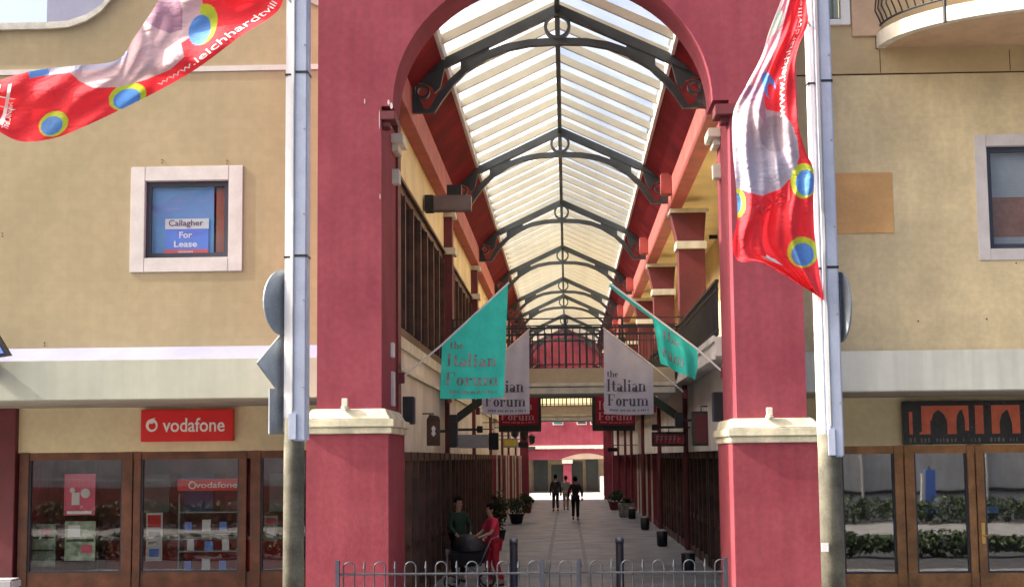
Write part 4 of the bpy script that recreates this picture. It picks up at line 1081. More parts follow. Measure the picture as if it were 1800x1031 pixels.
# ================================================================== STREET BANNERS
RED = (.78, .035, .05); PK = (.58, .42, .45); MV = (.36, .21, .29); YG = (.48, .58, .05); BL_ = (.10, .26, .62); LV = (.40, .40, .55)
def banner(name, label, U, L, Yf, paint, nu, nv, loc, extra, arm):
    t = thing(name, label, 'street banner', loc, group='printed banners blowing on the street poles')
    vs = []; cols = []
    for j in range(nv+1):
        for i in range(nu+1):
            u, v = i/nu, j/nv; a_ = crom(U, u); b__ = crom(L, u)
            x, y = a_[0]+(b__[0]-a_[0])*v, a_[1]+(b__[1]-a_[1])*v
            vs.append(P(x, y, Yf(u, v))); cols.append(paint(x, y, u, v))
    fs = [(j*(nu+1)+i, j*(nu+1)+i+1, (j+1)*(nu+1)+i+1, (j+1)*(nu+1)+i) for j in range(nv) for i in range(nu)]
    cl = MB().add(vs, fs).build('cloth', vcol_mat('printed_banner_cloth_'+name), t, smooth=True)
    at = cl.data.color_attributes.new('print', 'FLOAT_COLOR', 'POINT')
    for k, c in enumerate(cols): at.data[k].color = (*c, 1)
    def on(x, y, dy=.03):   # point on the cloth near design pixel (x, y)
        return P(x, y, 1)
    def uvp(u, v, off=.02):
        a_ = crom(U, u); b__ = crom(L, u); x, y = a_[0]+(b__[0]-a_[0])*v, a_[1]+(b__[1]-a_[1])*v
        q = P(x, y, Yf(u, v)-off); return tuple(q)
    for (txt, f, bold) in extra:
        mb = MB()
        if txt == '#':
            for (ua, va, ub, vb, w_) in f:
                N_ = 6; A_ = []; B2 = []
                for k in range(N_+1):
                    u = ua+(ub-ua)*k/N_; v = va+(vb-va)*k/N_; L_ = math.hypot(ub-ua, vb-va); nx, ny = -(vb-va)/L_*w_, (ub-ua)/L_*w_*.5
                    A_.append(uvp(u-nx*.5, v-ny)); B2.append(uvp(u+nx*.5, v+ny))
                mb.quadstrip(A_, B2)
        else: text_on(mb, txt, lambda a1_, b1_: uvp(*f(a1_, b1_)), bold)
        mb.build('lettering', 'lettpink' if txt == 'reel' else 'lettw', cl)
    arm(t)
    return t
def ell(x, y, cx_, cy_, rx_, ry_, rot=0):
    dx, dy = x-cx_, y-cy_; c, s_ = cos(rot), sin(rot); a_, b__ = dx*c+dy*s_, -dx*s_+dy*c
    return (a_/rx_)**2+(b__/ry_)**2 < 1
def dots(x, y, lst):
    for (cx_, cy_, rx_, ry_, rot, ox, oy) in lst:
        if ell(x, y, cx_+ox, cy_+oy, rx_*.74, ry_*.74, rot): return BL_
        if ell(x, y, cx_, cy_, rx_, ry_, rot): return YG
    return None
# left banner. u: 0 at the pole end (upper right), 1 at the free end (left)
UL = [(440, -75), (360, -45), (296, -18), (262, 28), (236, 66), (205, 106), (130, 116), (62, 124), (0, 142), (-40, 170)]
LL = [(500, -15), (486, 22), (420, 66), (350, 118), (285, 156), (218, 190), (140, 226), (90, 244), (30, 247), (-30, 212)]
pinkL = [(262, -60), (330, -30), (352, -20), (359, 20), (352, 55), (318, 76), (324, 100), (300, 122), (258, 140), (210, 153), (165, 155), (140, 143), (118, 122), (170, 116), (205, 112), (235, 62)]
mvL = [(278, -20), (310, -25), (321, 20), (320, 52), (300, 59), (275, 50), (256, 38)]
def paintL(x, y, u, v):
    d = dots(x, y, [(356, 43, 25, 37, .3, -5, 10), (224, 170, 34, 23, -.35, -1, 4), (94, 218, 27, 21, -.5, -3, 3)])
    if d and not (d == YG and inpoly(x, y, pinkL) and x < 352): return d
    if v < .10 and .50 < u < .80: return LV if u < .74 else BL_
    if inpoly(x, y, mvL): return MV
    if inpoly(x, y, pinkL):
        return tuple(c*(1.0 if not ell(x, y, 270, 105, 50, 28, -.5) else .86) for c in PK)
    return RED
def YL(u, v): return 19.85+.16*sin(u*7+v*1.5)+.07*sin(u*19+v*6)*(.3+v)+.05*sin(v*9+u*11)+.03*sin(u*37-v*13)+(.28*math.exp(-((u-.5)/.13)**2)*(v-.5))
def armL(t):
    q = P(520, -70, 20); MB().tube([P(515, -40, 20), P(440, -80, 19.9)], .02).build('banner_arm', 'galv', t)
    MB().tube([P(515, 10, 20), P(500, -14, 19.95)], .015).build('tie', 'galv', t)
banner('street_banner', 'red printed banner streaming left from the top of the left street pole', UL, LL, YL, paintL, 420, 150, P(500, 0, 20),
    [('www.leichhardtvill', lambda a_, b__: (.45-.37*a_, .94-.085*b__), .0),
     ('#', [(.86, .10, .93, .80, .012), (.895, .06, .98, .78, .012), (.86, .34, .95, .16, .012), (.87, .50, .97, .30, .012), (.93, .35, .975, .88, .012), (.955, .3, .99, .85, .012)], 0),
     ('MUNICIPAL', lambda a_, b__: (.885+.045*a_-.02*b__, .38+.48*a_), 0)], armL)
# right banner. u: 0 top, 1 bottom ; U = left edge, L = right edge
UR = [(1392, -70), (1376, -8), (1352, 55), (1338, 100), (1312, 150), (1289, 198), (1288, 260), (1294, 330), (1296, 385), (1288, 430), (1298, 458), (1340, 463), (1425, 512)]
LR = [(1430, -70), (1418, -5), (1420, 40), (1404, 80), (1396, 120), (1398, 165), (1402, 215), (1416, 265), (1430, 300), (1430, 355), (1432, 410), (1439, 470), (1447, 527)]
pkR = [(1302, 165), (1340, 172), (1347, 193), (1377, 199), (1392, 218), (1402, 245), (1405, 275), (1397, 305), (1372, 332), (1340, 344), (1315, 338), (1280, 325), (1275, 200)]
mvR = [(1340, 112), (1348, 130), (1343, 172), (1350, 230), (1330, 190), (1300, 166), (1315, 140)]
def paintR(x, y, u, v):
    d = dots(x, y, [(1413, 318, 23, 31, 0, 3, 3), (1297, 357, 14, 25, 0, -4, 0), (1411, 443, 27, 27, .5, 0, 4)])
    if d: return d
    if ell(x, y, 1352, 152, 11, 26, -.3): return BL_ if not ell(x, y, 1359, 168, 8, 22, -.3) else RED
    if v < .36 and y < 150:
        if ell(x, y, 1362, 42, 10, 26, .5): return (.55, .65, .6)
        return (.62, .25, .32) if v > .12 else (.75, .6, .62)
    if inpoly(x, y, mvR): return MV
    if inpoly(x, y, pkR):
        k = min(max((y-215)/80, 0), 1); c0 = tuple(p*(1-k)+q*k for p, q in zip((.46, .34, .38), (.42, .40, .50)))
        return tuple(c*(.72 if ell(x, y, 1362, 235, 26, 32) else 1) for c in c0)
    return RED
def YR(u, v): return 19.7+.035*sin(v*31+u*9)*(.3+u)+.10*sin(u*6+v*2)+.09*sin(v*9+u*5)*(.35+.65*u)+.05*sin(v*17-u*8)*u+.03*sin(u*33+v*7)
def armR(t):
    MB().tube([P(1428, -60, 20), P(1388, -80, 19.8)], .02).build('banner_arm', 'galv', t)
    MB().tube([P(1424, 45, 20), P(1419, 38, 19.75)], .015).build('tie', 'galv', t)
def tR(a_, b__): return (.445-.36*a_, .70+.17*b__-.0*a_ if False else .66+.0*a_-.24*(b__-1)*-1+.12)
banner('street_banner', 'red printed banner hanging folded down the left side of the right street pole', UR, LR, YR, paintR, 420, 130, P(1440, 0, 20),
    [('www.leichhardtville', lambda a_, b__: (.47-.38*a_, .83-.12*b__), .0),
     ('reel', lambda a_, b__: (.70-.055*b__+.01*a_, .18+.52*a_), 0),
     ('#', [(.86, .25, .90, .36, .03), (.885, .22, .905, .36, .03), (.86, .34, .89, .26, .02)], 0)], armR)
# 'reel' is a tone-on-tone word: pinkish
for o in bpy.data.objects:
    pass

# ================================================================== STREET POLES
def pole(name, label, xl, xr, ybot, Yp, low_r, mir=1):
    a_, b__ = P(xl, 500, Yp).x, P(xr, 500, Yp).x; cxx = (a_+b__)/2; zb = P(xl, ybot, Yp).z; wd = b__-a_
    t = thing(name, label, 'street pole', (cxx, Yp, 0), group='tall two-tone street poles')
    MB().lathe(cxx-.02, Yp, [(low_r*1.04, 0), (low_r, zb-.05), (low_r*.98, zb+.3)], 20).build('lower_column', 'poleolive', t, smooth=True)
    # white half tube and blue-grey channel box clipped to it
    MB().box(a_, a_+wd*.36, Yp-.02, Yp+.16, zb+.10, 11.5).build('upper_column', 'polewhite', t, bevel=.03)
    MB().box(a_+wd*.36, b__, Yp-.15, Yp+.14, zb, 11.5).build('cable_channel', 'polepaint', t, bevel=.018)
    MB().box(a_+wd*.36-.012, a_+wd*.36+.02, Yp-.16, Yp-.14, zb+.12, 11.5).build('edge_trim', 'polewhite', t)
    MB().box(a_+wd*.30, a_+wd*.62, Yp-.175, Yp-.15, zb+.02, zb+.36).build('access_cover', 'polepaint', t, bevel=.006)
    for yy in ((132, 452) if mir == 1 else (147, 472)):
        z_ = P(xl, yy, Yp).z
        MB().box(a_-.006, a_+wd*.32, Yp-.028, Yp+.17, z_-.012, z_+.012).box(a_+wd*.5, b__+.006, Yp-.158, Yp+.15, z_-.016, z_+.016).build('strap', 'black', t)
    for k in range(5):
        z_ = zb+.7+k*1.15; MB().tube([(b__-wd*.12, Yp-.15, z_), (b__-wd*.12, Yp-.162, z_)], .012, 8).build('bolt', 'galv', t)
    MB().tube([(a_+wd*.36+.03, Yp-.158, zb+.4), (a_+wd*.36+.03, Yp-.158, 11.4)], .009, 6).build('cable', 'greybox', t)
    MB().box(cxx-.05, cxx+.04, Yp-low_r-.006, Yp-low_r+.03, .55, .80).build('inspection_hatch', 'poleolive', t, bevel=.004)
    return t, a_, b__, zb
tp, pa_, pb_, pzb = pole('street_pole', 'tall white and blue-grey street pole on an olive base left of the archway', 500, 542, 775, 20, .135)
tp2, pa2, pb2, pzb2 = pole('street_pole', 'tall white and blue-grey street pole on an olive base in front of the right pillar', 1431, 1471, 803, 20, .15, -1)
q = P(1450, 961, 19.84)
box(q.x-.045, q.x+.045, 19.83, 19.85, q.z-.055, q.z+.055).build('sticker', 'paper', tp2)
def plate(name, label, cx_, Yp, zc_, shape, w_, h_, rz_, m='sign_back', grp=None):
    t = thing(name, label, 'road sign', (cx_, Yp, zc_), rz_, group=grp)
    mb = MB(); n = 28
    if shape == 'disc': pts = [(w_/2*cos(2*pi*i/n), h_/2*sin(2*pi*i/n)) for i in range(n)]
    elif shape == 'diamond': pts = [(0, -h_/2), (w_/2, 0), (0, h_/2), (-w_/2, 0)]
    else: pts = [(-w_/2, -h_/2), (w_/2, -h_/2), (w_/2, h_/2), (-w_/2, h_/2)]
    mb.prism(pts, -.012, .012); mb.build('plate', m, t, bevel=.004, local=True)
    k = .9
    MB().prism([(x*k, z*k) for x, z in pts], .0125, .0155).build('sign_face', 'white', t, local=True)
    MB().box(-.02, .10, -.03, -.012, -h_*.34, h_*.34).build('mounting_rail', 'galv', t, local=True)
    return t
RS = 'road signs fixed to the street poles'
zc_ = lambda y: P(490, y, 20.1).z
xsn = pa_-.03
plate('round_sign', 'round road sign seen nearly edge-on from behind on the left street pole', xsn, 20.16, zc_(532), 'disc', .88, .90, radians(62), grp=RS)
plate('diamond_sign', 'diamond warning sign seen from behind on the left street pole, under the round one', xsn-.03, 20.16, zc_(640), 'diamond', 1.0, .86, radians(60), grp=RS)
plate('rectangular_sign', 'narrow rectangular sign seen from behind, lowest on the left street pole', xsn-.02, 20.16, zc_(723), 'rect', .55, .60, radians(62), grp=RS)
plate('round_sign', 'round road sign seen edge-on to the right of the right street pole', pb2+.05, 20.12, P(1480, 538, 20).z, 'disc', .90, .94, radians(-81), grp=RS)

# ================================================================== HOOPED PEDESTRIAN FENCE
YFn = 22.0; fx0, fx1 = P(592, 990, YFn).x, P(1276, 990, YFn).x
fz = P(930, 985, YFn).z
fc = thing('pedestrian_fence', 'low grey hooped metal fence along the kerb in front of the arcade mouth', 'fence', ((fx0+fx1)/2, YFn, 0))
hoops = []
xx = P(613.5, 990, YFn).x; st = P(667.5, 990, YFn).x-xx
MB().tube([(fx0, YFn, fz-.17), (fx1, YFn, fz-.17)], .016).build('top_rail', 'fence', fc)
MB().tube([(fx0, YFn, .16), (fx1, YFn, .16)], .016).build('bottom_rail', 'fence', fc)
def loopgeo():
    mb = MB(); r = .08
    mb.tube([(-r, 0, .0)]+[(-r, 0, fz-r)]+[(-r*cos(pi*i/10), 0, fz-r+r*sin(pi*i/10)) for i in range(1, 10)]+[(r, 0, fz-r), (r, 0, 0)], .011, 6); return mb
def speargeo():
    mb = MB().tube([(0, 0, .0), (0, 0, fz-.02)], .010, 6); mb.tube([(0, 0, fz-.09), (0, 0, fz+.01)], .022, 8, r2=.008); return mb
lp = loopgeo().build('hoop', 'fence', None); lp.parent = fc; spx = speargeo().build('upright_bar', 'fence', None); spx.parent = fc
first = True; x = xx
while x < fx1-.05:
    o = lp if first else lp.copy()
    if not first: COL.objects.link(o)
    o.parent = fc; o.location = Vector((x, YFn, 0))-fc.location
    if x+st/2 < fx1-.03:
        o = spx if first else spx.copy()
        if not first: COL.objects.link(o)
        o.parent = fc; o.location = Vector((x+st/2, YFn, 0))-fc.location
    first = False; x += st
for xp in (593.5, 953, 1017, 1275):
    q = P(xp, 990, YFn); MB().box(q.x-.03, q.x+.03, YFn-.035, YFn+.035, 0, fz+.03).build('post', 'bollard', fc, bevel=.006)

# bollards
def bollard(x, Yp, label):
    t = thing('bollard', label, 'bollard', (x, Yp, 0), group='dark bollards at the arcade mouth')
    MB().lathe(x, Yp, [(.085, 0), (.08, .02), (.078, .93)], 16).build('post', 'bollard', t, smooth=True)
    MB().lathe(x, Yp, [(.086, .90), (.088, .97), (.05, 1.0)], 16).build('cap', 'galv', t, smooth=True)
q = P(903, 950, 30.5); bollard(q.x, 30.5, 'dark grey bollard beside the woman in red')
q = P(1089, 950, 30.5); bollard(q.x, 30.5, 'dark grey bollard standing alone in the middle right of the arcade floor')

# ================================================================== FITTINGS IN THE ARCADE
SPK = 'black loudspeakers on the arcade walls'
def speaker(x0, x1, y0, y1, Yp, label, m='bluebox', dep=.35):
    q0, q1 = P(x0, y1, Yp), P(x1, y0, Yp)
    t = thing('loudspeaker', label, 'loudspeaker', (q0.x, Yp, q0.z), group=SPK)
    box(q0.x, q1.x, Yp, Yp+dep, q0.z, q1.z).build('cabinet', m, t, bevel=.012)
    box(q0.x+.02, q1.x-.02, Yp-.01, Yp, q0.z+.03, q1.z-.03).build('grille', 'black', t)
    wx = WL if q0.x < 0 else BR_+.36
    xs_ = (q0.x, wx) if q0.x < 0 else (q1.x, wx)
    box(min(xs_), max(xs_), Yp+.12, Yp+.18, (q0.z+q1.z)/2-.03, (q0.z+q1.z)/2+.03).build('bracket', 'iron', t)
speaker(706, 727, 696, 745, 26.6, 'black loudspeaker on the left wall just inside the left pillar')
speaker(1255, 1284, 688, 740, 27.0, 'dark loudspeaker on the right wall just inside the right pillar')
speaker(790, 803, 728, 786, 33.0, 'black loudspeaker beside the grey sign box on the left wall', 'black')
speaker(1188, 1200, 724, 752, 34.2, 'black loudspeaker above the long brown sign on the right', 'black')
speaker(838, 848, 748, 760, 39, 'small black loudspeaker above the grey sign box on the left', 'black', .2)
speaker(1146, 1158, 745, 756, 39, 'small black loudspeaker at the left end of the long brown sign', 'black', .2)
# left hanging wooden plaque
def hang_sign(name, label, x0, x1, y0, y1, Yp, m, m2=None, dep=.08, cat='hanging sign', wall=True, letters=None):
    q0, q1 = P(x0, y1, Yp), P(x1, y0, Yp)
    t = thing(name, label, cat, (q0.x, Yp, q0.z))
    box(q0.x, q1.x, Yp, Yp+dep, q0.z, q1.z).build('board', m, t, bevel=.01)
    if m2: box(q0.x+.05, q1.x-.05, Yp-.008, Yp, q0.z+.05, q1.z-.05).build('sign_face', m2, t)
    left = q0.x < 0; wx = WL if left else BR_+.36
    MB().tube([((q0.x+q1.x)/2, Yp+dep/2, q1.z-.02), ((q0.x+q1.x)/2, Yp+dep/2, q1.z+.10), (wx, Yp+dep/2, q1.z+.10)], .015).build('bracket', 'iron', t)
    if letters:
        mb = MB(); r_ = random.Random(len(label)); n = letters[1]; x = q0.x+.10; wd = (q1.x-q0.x-.2)/n
        for i in range(n):
            h0, h1 = q0.z+(q1.z-q0.z)*.25, q0.z+(q1.z-q0.z)*.75
            mb.box(x, x+wd*.22, Yp-.016, Yp-.008, h0, h1)
            if r_.random() < .7: mb.box(x+wd*.22, x+wd*.66, Yp-.016, Yp-.008, h1-.04, h1)
            if r_.random() < .6: mb.box(x+wd*.22, x+wd*.6, Yp-.016, Yp-.008, (h0+h1)/2-.02, (h0+h1)/2+.02)
            x += wd
        mb.build('lettering', letters[0], t)
    return t
t = hang_sign('wooden_plaque', 'brown wooden plaque with a pale ornament hanging from the left wall', 750, 773, 735, 783, 30.2, 'timber_d')
q = P(762, 757, 30.19); MB().prism([(q.x+.05*cos(2*pi*i/12)*(1 if i % 2 else .5), q.z+.11*sin(2*pi*i/12)) for i in range(12)], 30.18, 30.2).build('ornament', 'paper', t)
q = P(762, 732, 30.2); MB().prism([(q.x-.13, q.z-.04), (q.x+.13, q.z-.07), (q.x+.10, q.z+.01), (q.x-.08, q.z+.05)], 30.2, 30.28).build('crest', 'timber_d', t)
hang_sign('grey_sign_box', 'grey blank sign box hanging over the left shops below the green flag', 805, 858, 763, 787, 33.6, 'greybox', dep=.25)
hang_sign('dark_sign', 'dark sign board hanging beyond the grey sign box on the left', 859, 876, 760, 790, 41, 'black', dep=.15)
hang_sign('yellow_striped_sign', 'small hanging sign with a bright yellow face beyond the dark board on the left', 884, 910, 770, 786, 50, 'greybox', 'yellow_sign', .15)
hang_sign('black_sign', 'small black hanging sign at the far left of the arcade', 911, 929, 776, 786, 60, 'black', None, .15)
hang_sign('far_lantern_sign', 'small grey hanging sign at the farthest left shop', 929, 941, 784, 791, 70, 'greybox', None, .12)
hang_sign('menu_board_sign', 'dark green and red sign board hanging close to the right pillar', 1217, 1250, 722, 783, 31.0, 'darkgreen', 'maroon')
hang_sign('long_brown_sign', 'long dark brown sign with worn red lettering hanging over the right shops', 1146, 1206, 758, 784, 35.5, 'signblack', 'int_red', .1, letters=('lettp', 6))
hang_sign('right_far_sign', 'small dark sign over the far right shops', 1068, 1085, 786, 793, 62, 'black', None, .12)
# big flood box on the roof beam
q0, q1 = P(746, 370, 30.5), P(828, 342, 30.5)
t = thing('projector_box', 'long brown-grey projector box fixed under the left roof beam', 'light fitting', (q0.x, 30.5, q0.z))
box(q0.x+.18, q1.x, 30.5, 30.8, q0.z, q1.z).build('housing', mat('brown_grey_metal', (.20, .16, .16), .5), t, bevel=.01)
box(q0.x, q0.x+.18, 30.48, 30.82, q0.z-.01, q1.z+.01).build('lens_hood', 'black', t, bevel=.01)
box(q1.x-.5, q1.x-.2, 30.55, 30.75, q1.z, q1.z+.22).build('bracket', 'iron', t)
q = P(1258, 416, 38); box(q.x-.16, q.x+.05, 38, 38.12, q.z-.05, q.z+.05).build('wall_lamp', 'black', None)
tag(bpy.data.objects['wall_lamp'], 'small black lamp on the yellow gallery wall right of the first gallery pillar', 'lamp')
# Slender wall lamps rows (left)
for i, (x, y, Yp) in enumerate(((905, 757, 52), (921, 764, 60), (935, 771, 68))):
    q = P(x, y, Yp); t = thing('wall_lantern', ('nearest', 'middle', 'farthest')[i]+' of the three black lanterns above the far left shops', 'lantern', q, group='black lanterns above the far left shops')
    MB().lathe(q.x, q.y, [(.05, q.z-.22), (.13, q.z-.15), (.15, q.z+.12), (.04, q.z+.22)], 8).build('body', 'iron', t)
    MB().tube([(q.x, q.y, q.z+.2), (q.x, q.y, q.z+.3), (WL, q.y, q.z+.3)], .015).build('bracket', 'iron', t)
# Bins with pale lids along the right shops
BN = 'dark bins with pale lids along the right shops'
for i, (x, y, Yp, lab) in enumerate(((1210, 985, 34.5, 'nearest dark bin with a pale lid by the right shop doors'), (1164, 953, 44.5, 'second dark bin with a pale lid along the right shops'),
      (1134, 925, 54.5, 'third dark bin with a pale lid along the right shops'), (1111, 905, 64.0, 'farthest dark bin with a pale lid along the right shops'))):
    q = P(x, y, Yp); t = thing('litter_bin', lab, 'bin', (q.x, Yp, 0), group=BN)
    MB().lathe(q.x, Yp, [(.12, 0), (.15, .04), (.16, .42), (.14, .43)], 16).build('body', 'black', t, smooth=True)
    MB().lathe(q.x, Yp, [(.15, .425), (.16, .44), (.08, .48), (.03, .49)], 16).build('lid', 'greybox', t, smooth=True)
# planters
def planter(x, y, Yp, r, h, m, lab, R_, hl, seed, square=False, n=500):
    q = P(x, y, Yp); t = thing('potted_shrub', lab, 'potted plant', (q.x, Yp, 0), group='potted shrubs along the arcade')
    if square: MB().prism([(q.x-r*.8, 0), (q.x+r*.8, 0), (q.x+r, h), (q.x-r, h)], Yp-r, Yp+r).build('pot', m, t, bevel=.02)
    else: MB().lathe(q.x, Yp, [(r*.6, 0), (r*.72, .03), (r*.95, h-.06), (r*1.05, h-.05), (r*1.05, h)], 18).build('pot', m, t, smooth=True)
    mb = MB(); rd = random.Random(seed)
    for k in range(5): mb.tube([(q.x, Yp, h-.05), (q.x+rd.uniform(-R_, R_)*.6, Yp+rd.uniform(-R_, R_)*.6, h+hl*.8)], .012, 5)
    mb.build('stem', 'soil', t)
    mb = MB()
    for k in range(6): leaves(mb, q.x+rd.uniform(-.45, .45)*R_, Yp+rd.uniform(-.45, .45)*R_, h+hl*rd.uniform(.3, .75), R_*.7, R_*.7, hl*.4, n//6, .07, rd)
    mb.build('foliage', 'leaf', t)
planter(908, 915, 60.5, .30, .38, 'black', 'bushy dark green shrub in a dark pot on the left of the arcade', .55, .62, 1)
planter(926, 895, 72, .26, .4, 'terracotta', 'small dark shrub behind the bushy one on the left', .35, .5, 2)
planter(1081, 895, 75, .32, .4, 'terracotta', 'small shrub in a terracotta pot on the far right', .42, .55, 3)
planter(1101, 908, 66, .36, .6, 'concrete', 'low shrub in a square grey concrete planter on the right', .3, .2, 4, True, 200)
planter(878, 930, 48, .2, .35, 'black', 'thin dark shrub in a pot behind the woman in red', .28, 1.1, 6)

# ================================================================== PEOPLE
def skin_obj(name, nodes, edges, m, parent, root=None, sub=2):
    """nodes: {key: (x,y,z,r)}"""
    keys = list(nodes); idx = {k: i for i, k in enumerate(keys)}
    me = bpy.data.meshes.new(name); me.from_pydata([nodes[k][:3] for k in keys], [(idx[a_], idx[b__]) for a_, b__ in edges], [])
    ob = bpy.data.objects.new(name, me); COL.objects.link(ob)
    ob.modifiers.new('s', 'SKIN').use_smooth_shade = True
    sv = me.skin_vertices[0].data
    for k in keys:
        r = nodes[k][3]; sv[idx[k]].radius = (r, r) if not isinstance(r, tuple) else r; sv[idx[k]].use_root = (k == (root or keys[0]))
    ss = ob.modifiers.new('d', 'SUBSURF'); ss.levels = sub; ss.render_levels = sub
    dg = bpy.context.evaluated_depsgraph_get(); me2 = bpy.data.meshes.new_from_object(ob.evaluated_get(dg))
    bpy.data.objects.remove(ob); bpy.data.meshes.remove(me)
    me2.name = name; me2.materials.clear(); me2.materials.append(M[m])
    for p in me2.polygons: p.use_smooth = True
    o = bpy.data.objects.new(name, me2); COL.objects.link(o); o.parent = parent
    return o
def person(label, loc, rz_, pose, clothes, height=1.7, female=False, group=None, hairlong=False):
    """local frame: faces +Y, x to the person's right"""
    t = thing('person', label, 'person', loc, rz_, group=group); s_ = height/1.75; t.scale = (s_, s_, s_)
    J = dict(pel=(0, 0, .95), wst=(0, .0, 1.10), che=(0, .01, 1.30), nck=(0, .0, 1.47), hd0=(0, .015, 1.53),
             shR=(.165, 0, 1.42), shL=(-.165, 0, 1.42), elR=(.24, -.02, 1.14), elL=(-.24, -.02, 1.14), wrR=(.25, .07, .90), wrL=(-.25, .07, .90),
             hiR=(.09, 0, .92), hiL=(-.09, 0, .92), knR=(.10, .02, .50), knL=(-.10, .02, .50), anR=(.10, -.02, .09), anL=(-.10, -.02, .09))
    J.update(pose); lean = pose.get('lean', 0); J.pop('lean', None)
    V = {k: Vector(v) for k, v in J.items()}
    if female: V['shR'] *= 1; 
    hx = V['hd0']
    hd = lambda dx, dy, dz: tuple(hx+Vector((dx, dy, dz)))
    n = {'pel': (*V['pel'], .13), 'wst': (*V['wst'], .115 if female else .125), 'che': (*V['che'], .135 if female else .15), 'ncb': (*(V['nck']-Vector((0, 0, .04))), .07), 'nck': (*V['nck'], .052),
         'jaw': (*hd(0, .03, .05), .062), 'fac': (*hd(0, .025, .11), .078), 'cra': (*hd(0, 0, .17), .088), 'top': (*hd(0, -.005, .225), .055)}
    ed = [('pel', 'wst'), ('wst', 'che'), ('che', 'ncb'), ('ncb', 'nck'), ('nck', 'jaw'), ('jaw', 'fac'), ('fac', 'cra'), ('cra', 'top')]
    for S in 'RL':
        n['sh'+S] = (*V['sh'+S], .06); n['el'+S] = (*V['el'+S], .042); n['wr'+S] = (*V['wr'+S], .027)
        n['hi'+S] = (*V['hi'+S], .09); n['kn'+S] = (*V['kn'+S], .06); n['an'+S] = (*V['an'+S], .042)
        n['th'+S] = (*(V['hi'+S]*.5+V['kn'+S]*.5), .078); n['ca'+S] = (*(V['kn'+S]*.62+V['an'+S]*.38), .058)
        fa = (V['wr'+S]-V['el'+S]).normalized()
        pm = V['wr'+S]+fa*.075; n['pm'+S] = (*pm, .034)
        n['he'+S] = (*(V['an'+S]+Vector((0, -.03, -.05))), .038); n['to'+S] = (*(V['an'+S]+Vector((0, .15, -.055))), .035)
        ed += [('che', 'sh'+S), ('sh'+S, 'el'+S), ('el'+S, 'wr'+S), ('wr'+S, 'pm'+S), ('pel', 'hi'+S), ('hi'+S, 'th'+S), ('th'+S, 'kn'+S), ('kn'+S, 'ca'+S), ('ca'+S, 'an'+S), ('an'+S, 'he'+S), ('an'+S, 'to'+S)]
        # fingers: four curling, thumb from the side of the palm
        side = fa.cross(Vector((0, 0, 1))); side = side.normalized() if side.length > .1 else Vector((0, 1, 0)); nrm = side.cross(fa)
        sx = 1 if S == 'L' else -1
        for k, L in enumerate((.072, .08, .075, .058)):
            b0 = pm+fa*.025+side*(.024-.016*k); m1 = b0+fa*L*.5; e1 = m1+fa*L*.3-nrm*L*.35
            n['f%d%sa' % (k, S)] = (*b0, .010); n['f%d%sb' % (k, S)] = (*m1, .009); n['f%d%sc' % (k, S)] = (*e1, .007)
            ed += [('pm'+S, 'f%d%sa' % (k, S)), ('f%d%sa' % (k, S), 'f%d%sb' % (k, S)), ('f%d%sb' % (k, S), 'f%d%sc' % (k, S))]
        b0 = pm-fa*.03+side*.035; e1 = b0+side*.02+fa*.045-nrm*.01
        n['t%sa' % S] = (*b0, .012); n['t%sb' % S] = (*e1, .010); ed += [('pm'+S, 't%sa' % S), ('t%sa' % S, 't%sb' % S)]
    body = skin_obj('body', n, ed, 'skin', t, 'pel')
    # face: nose, ears, eyes, mouth
    mb = MB()
    mb.add([hd(-.014, .10, .085), hd(.014, .10, .085), hd(0, .125, .09), hd(0, .10, .13)], [(0, 1, 2), (0, 2, 3), (1, 3, 2)])
    for sx in (-1, 1): mb.tube([hd(sx*.083, -.005, .08), hd(sx*.094, -.01, .115), hd(sx*.083, -.005, .14)], .012, 6)
    mb.build('nose_and_ears', 'skin', t, local=True, smooth=True)
    mb = MB()
    for sx in (-1, 1): mb.box(hx.x+sx*.032-.012, hx.x+sx*.032+.012, hx.y+.093, hx.y+.101, hx.z+.118, hx.z+.127)
    mb.build('eyes', 'hair', t, local=True)
    MB().box(hx.x-.022, hx.x+.022, hx.y+.088, hx.y+.096, hx.z+.052, hx.z+.060).build('mouth', 'terracotta', t, local=True)
    # hair cap
    mb = MB(); a1, b1 = 18, 14; vs = []; fs = []
    for i in range(b1+1):
        for j in range(a1):
            th, ph = pi*i/b1, 2*pi*j/a1; k = 1+.03*sin(j*2.3+i)
            vs.append(hd(.093*sin(th)*cos(ph)*k, -.012+.112*sin(th)*sin(ph)*k, .155+.118*cos(th)))
    for i in range(b1):
        for j in range(a1):
            c_ = [vs[i*a1+j], vs[i*a1+(j+1) % a1], vs[(i+1)*a1+(j+1) % a1], vs[(i+1)*a1+j]]
            my = sum(q[1] for q in c_)/4-hx.y; mz = sum(q[2] for q in c_)/4-hx.z
            if (my > .045 and mz < .185) or (my > -.0 and mz < .12) or mz < .06: continue
            fs.append((i*a1+j, i*a1+(j+1) % a1, (i+1)*a1+(j+1) % a1, (i+1)*a1+j))
    mb.add(vs, fs)
    if hairlong: mb.lathe(hx.x, hx.y-.11, [(.02, hx.z+.10), (.05, hx.z+.13), (.055, hx.z+.17), (.03, hx.z+.21)], 10)
    mb.build('hair', clothes.get('hair', 'hair'), t, local=True, smooth=True)
    # top
    g = .018
    tn = {k: (*n[k][:3], n[k][3]+g) for k in ('pel', 'wst', 'che')}
    tn['pel'] = (*n['pel'][:3], .15); tn['hem'] = (*(V['pel']-Vector((0, 0, .10))), .155)
    tn['ncb'] = (*(V['nck']-Vector((0, 0, .055))), .078)
    te = [('hem', 'pel'), ('pel', 'wst'), ('wst', 'che'), ('che', 'ncb')]
    full = clothes.get('sleeve', 1)
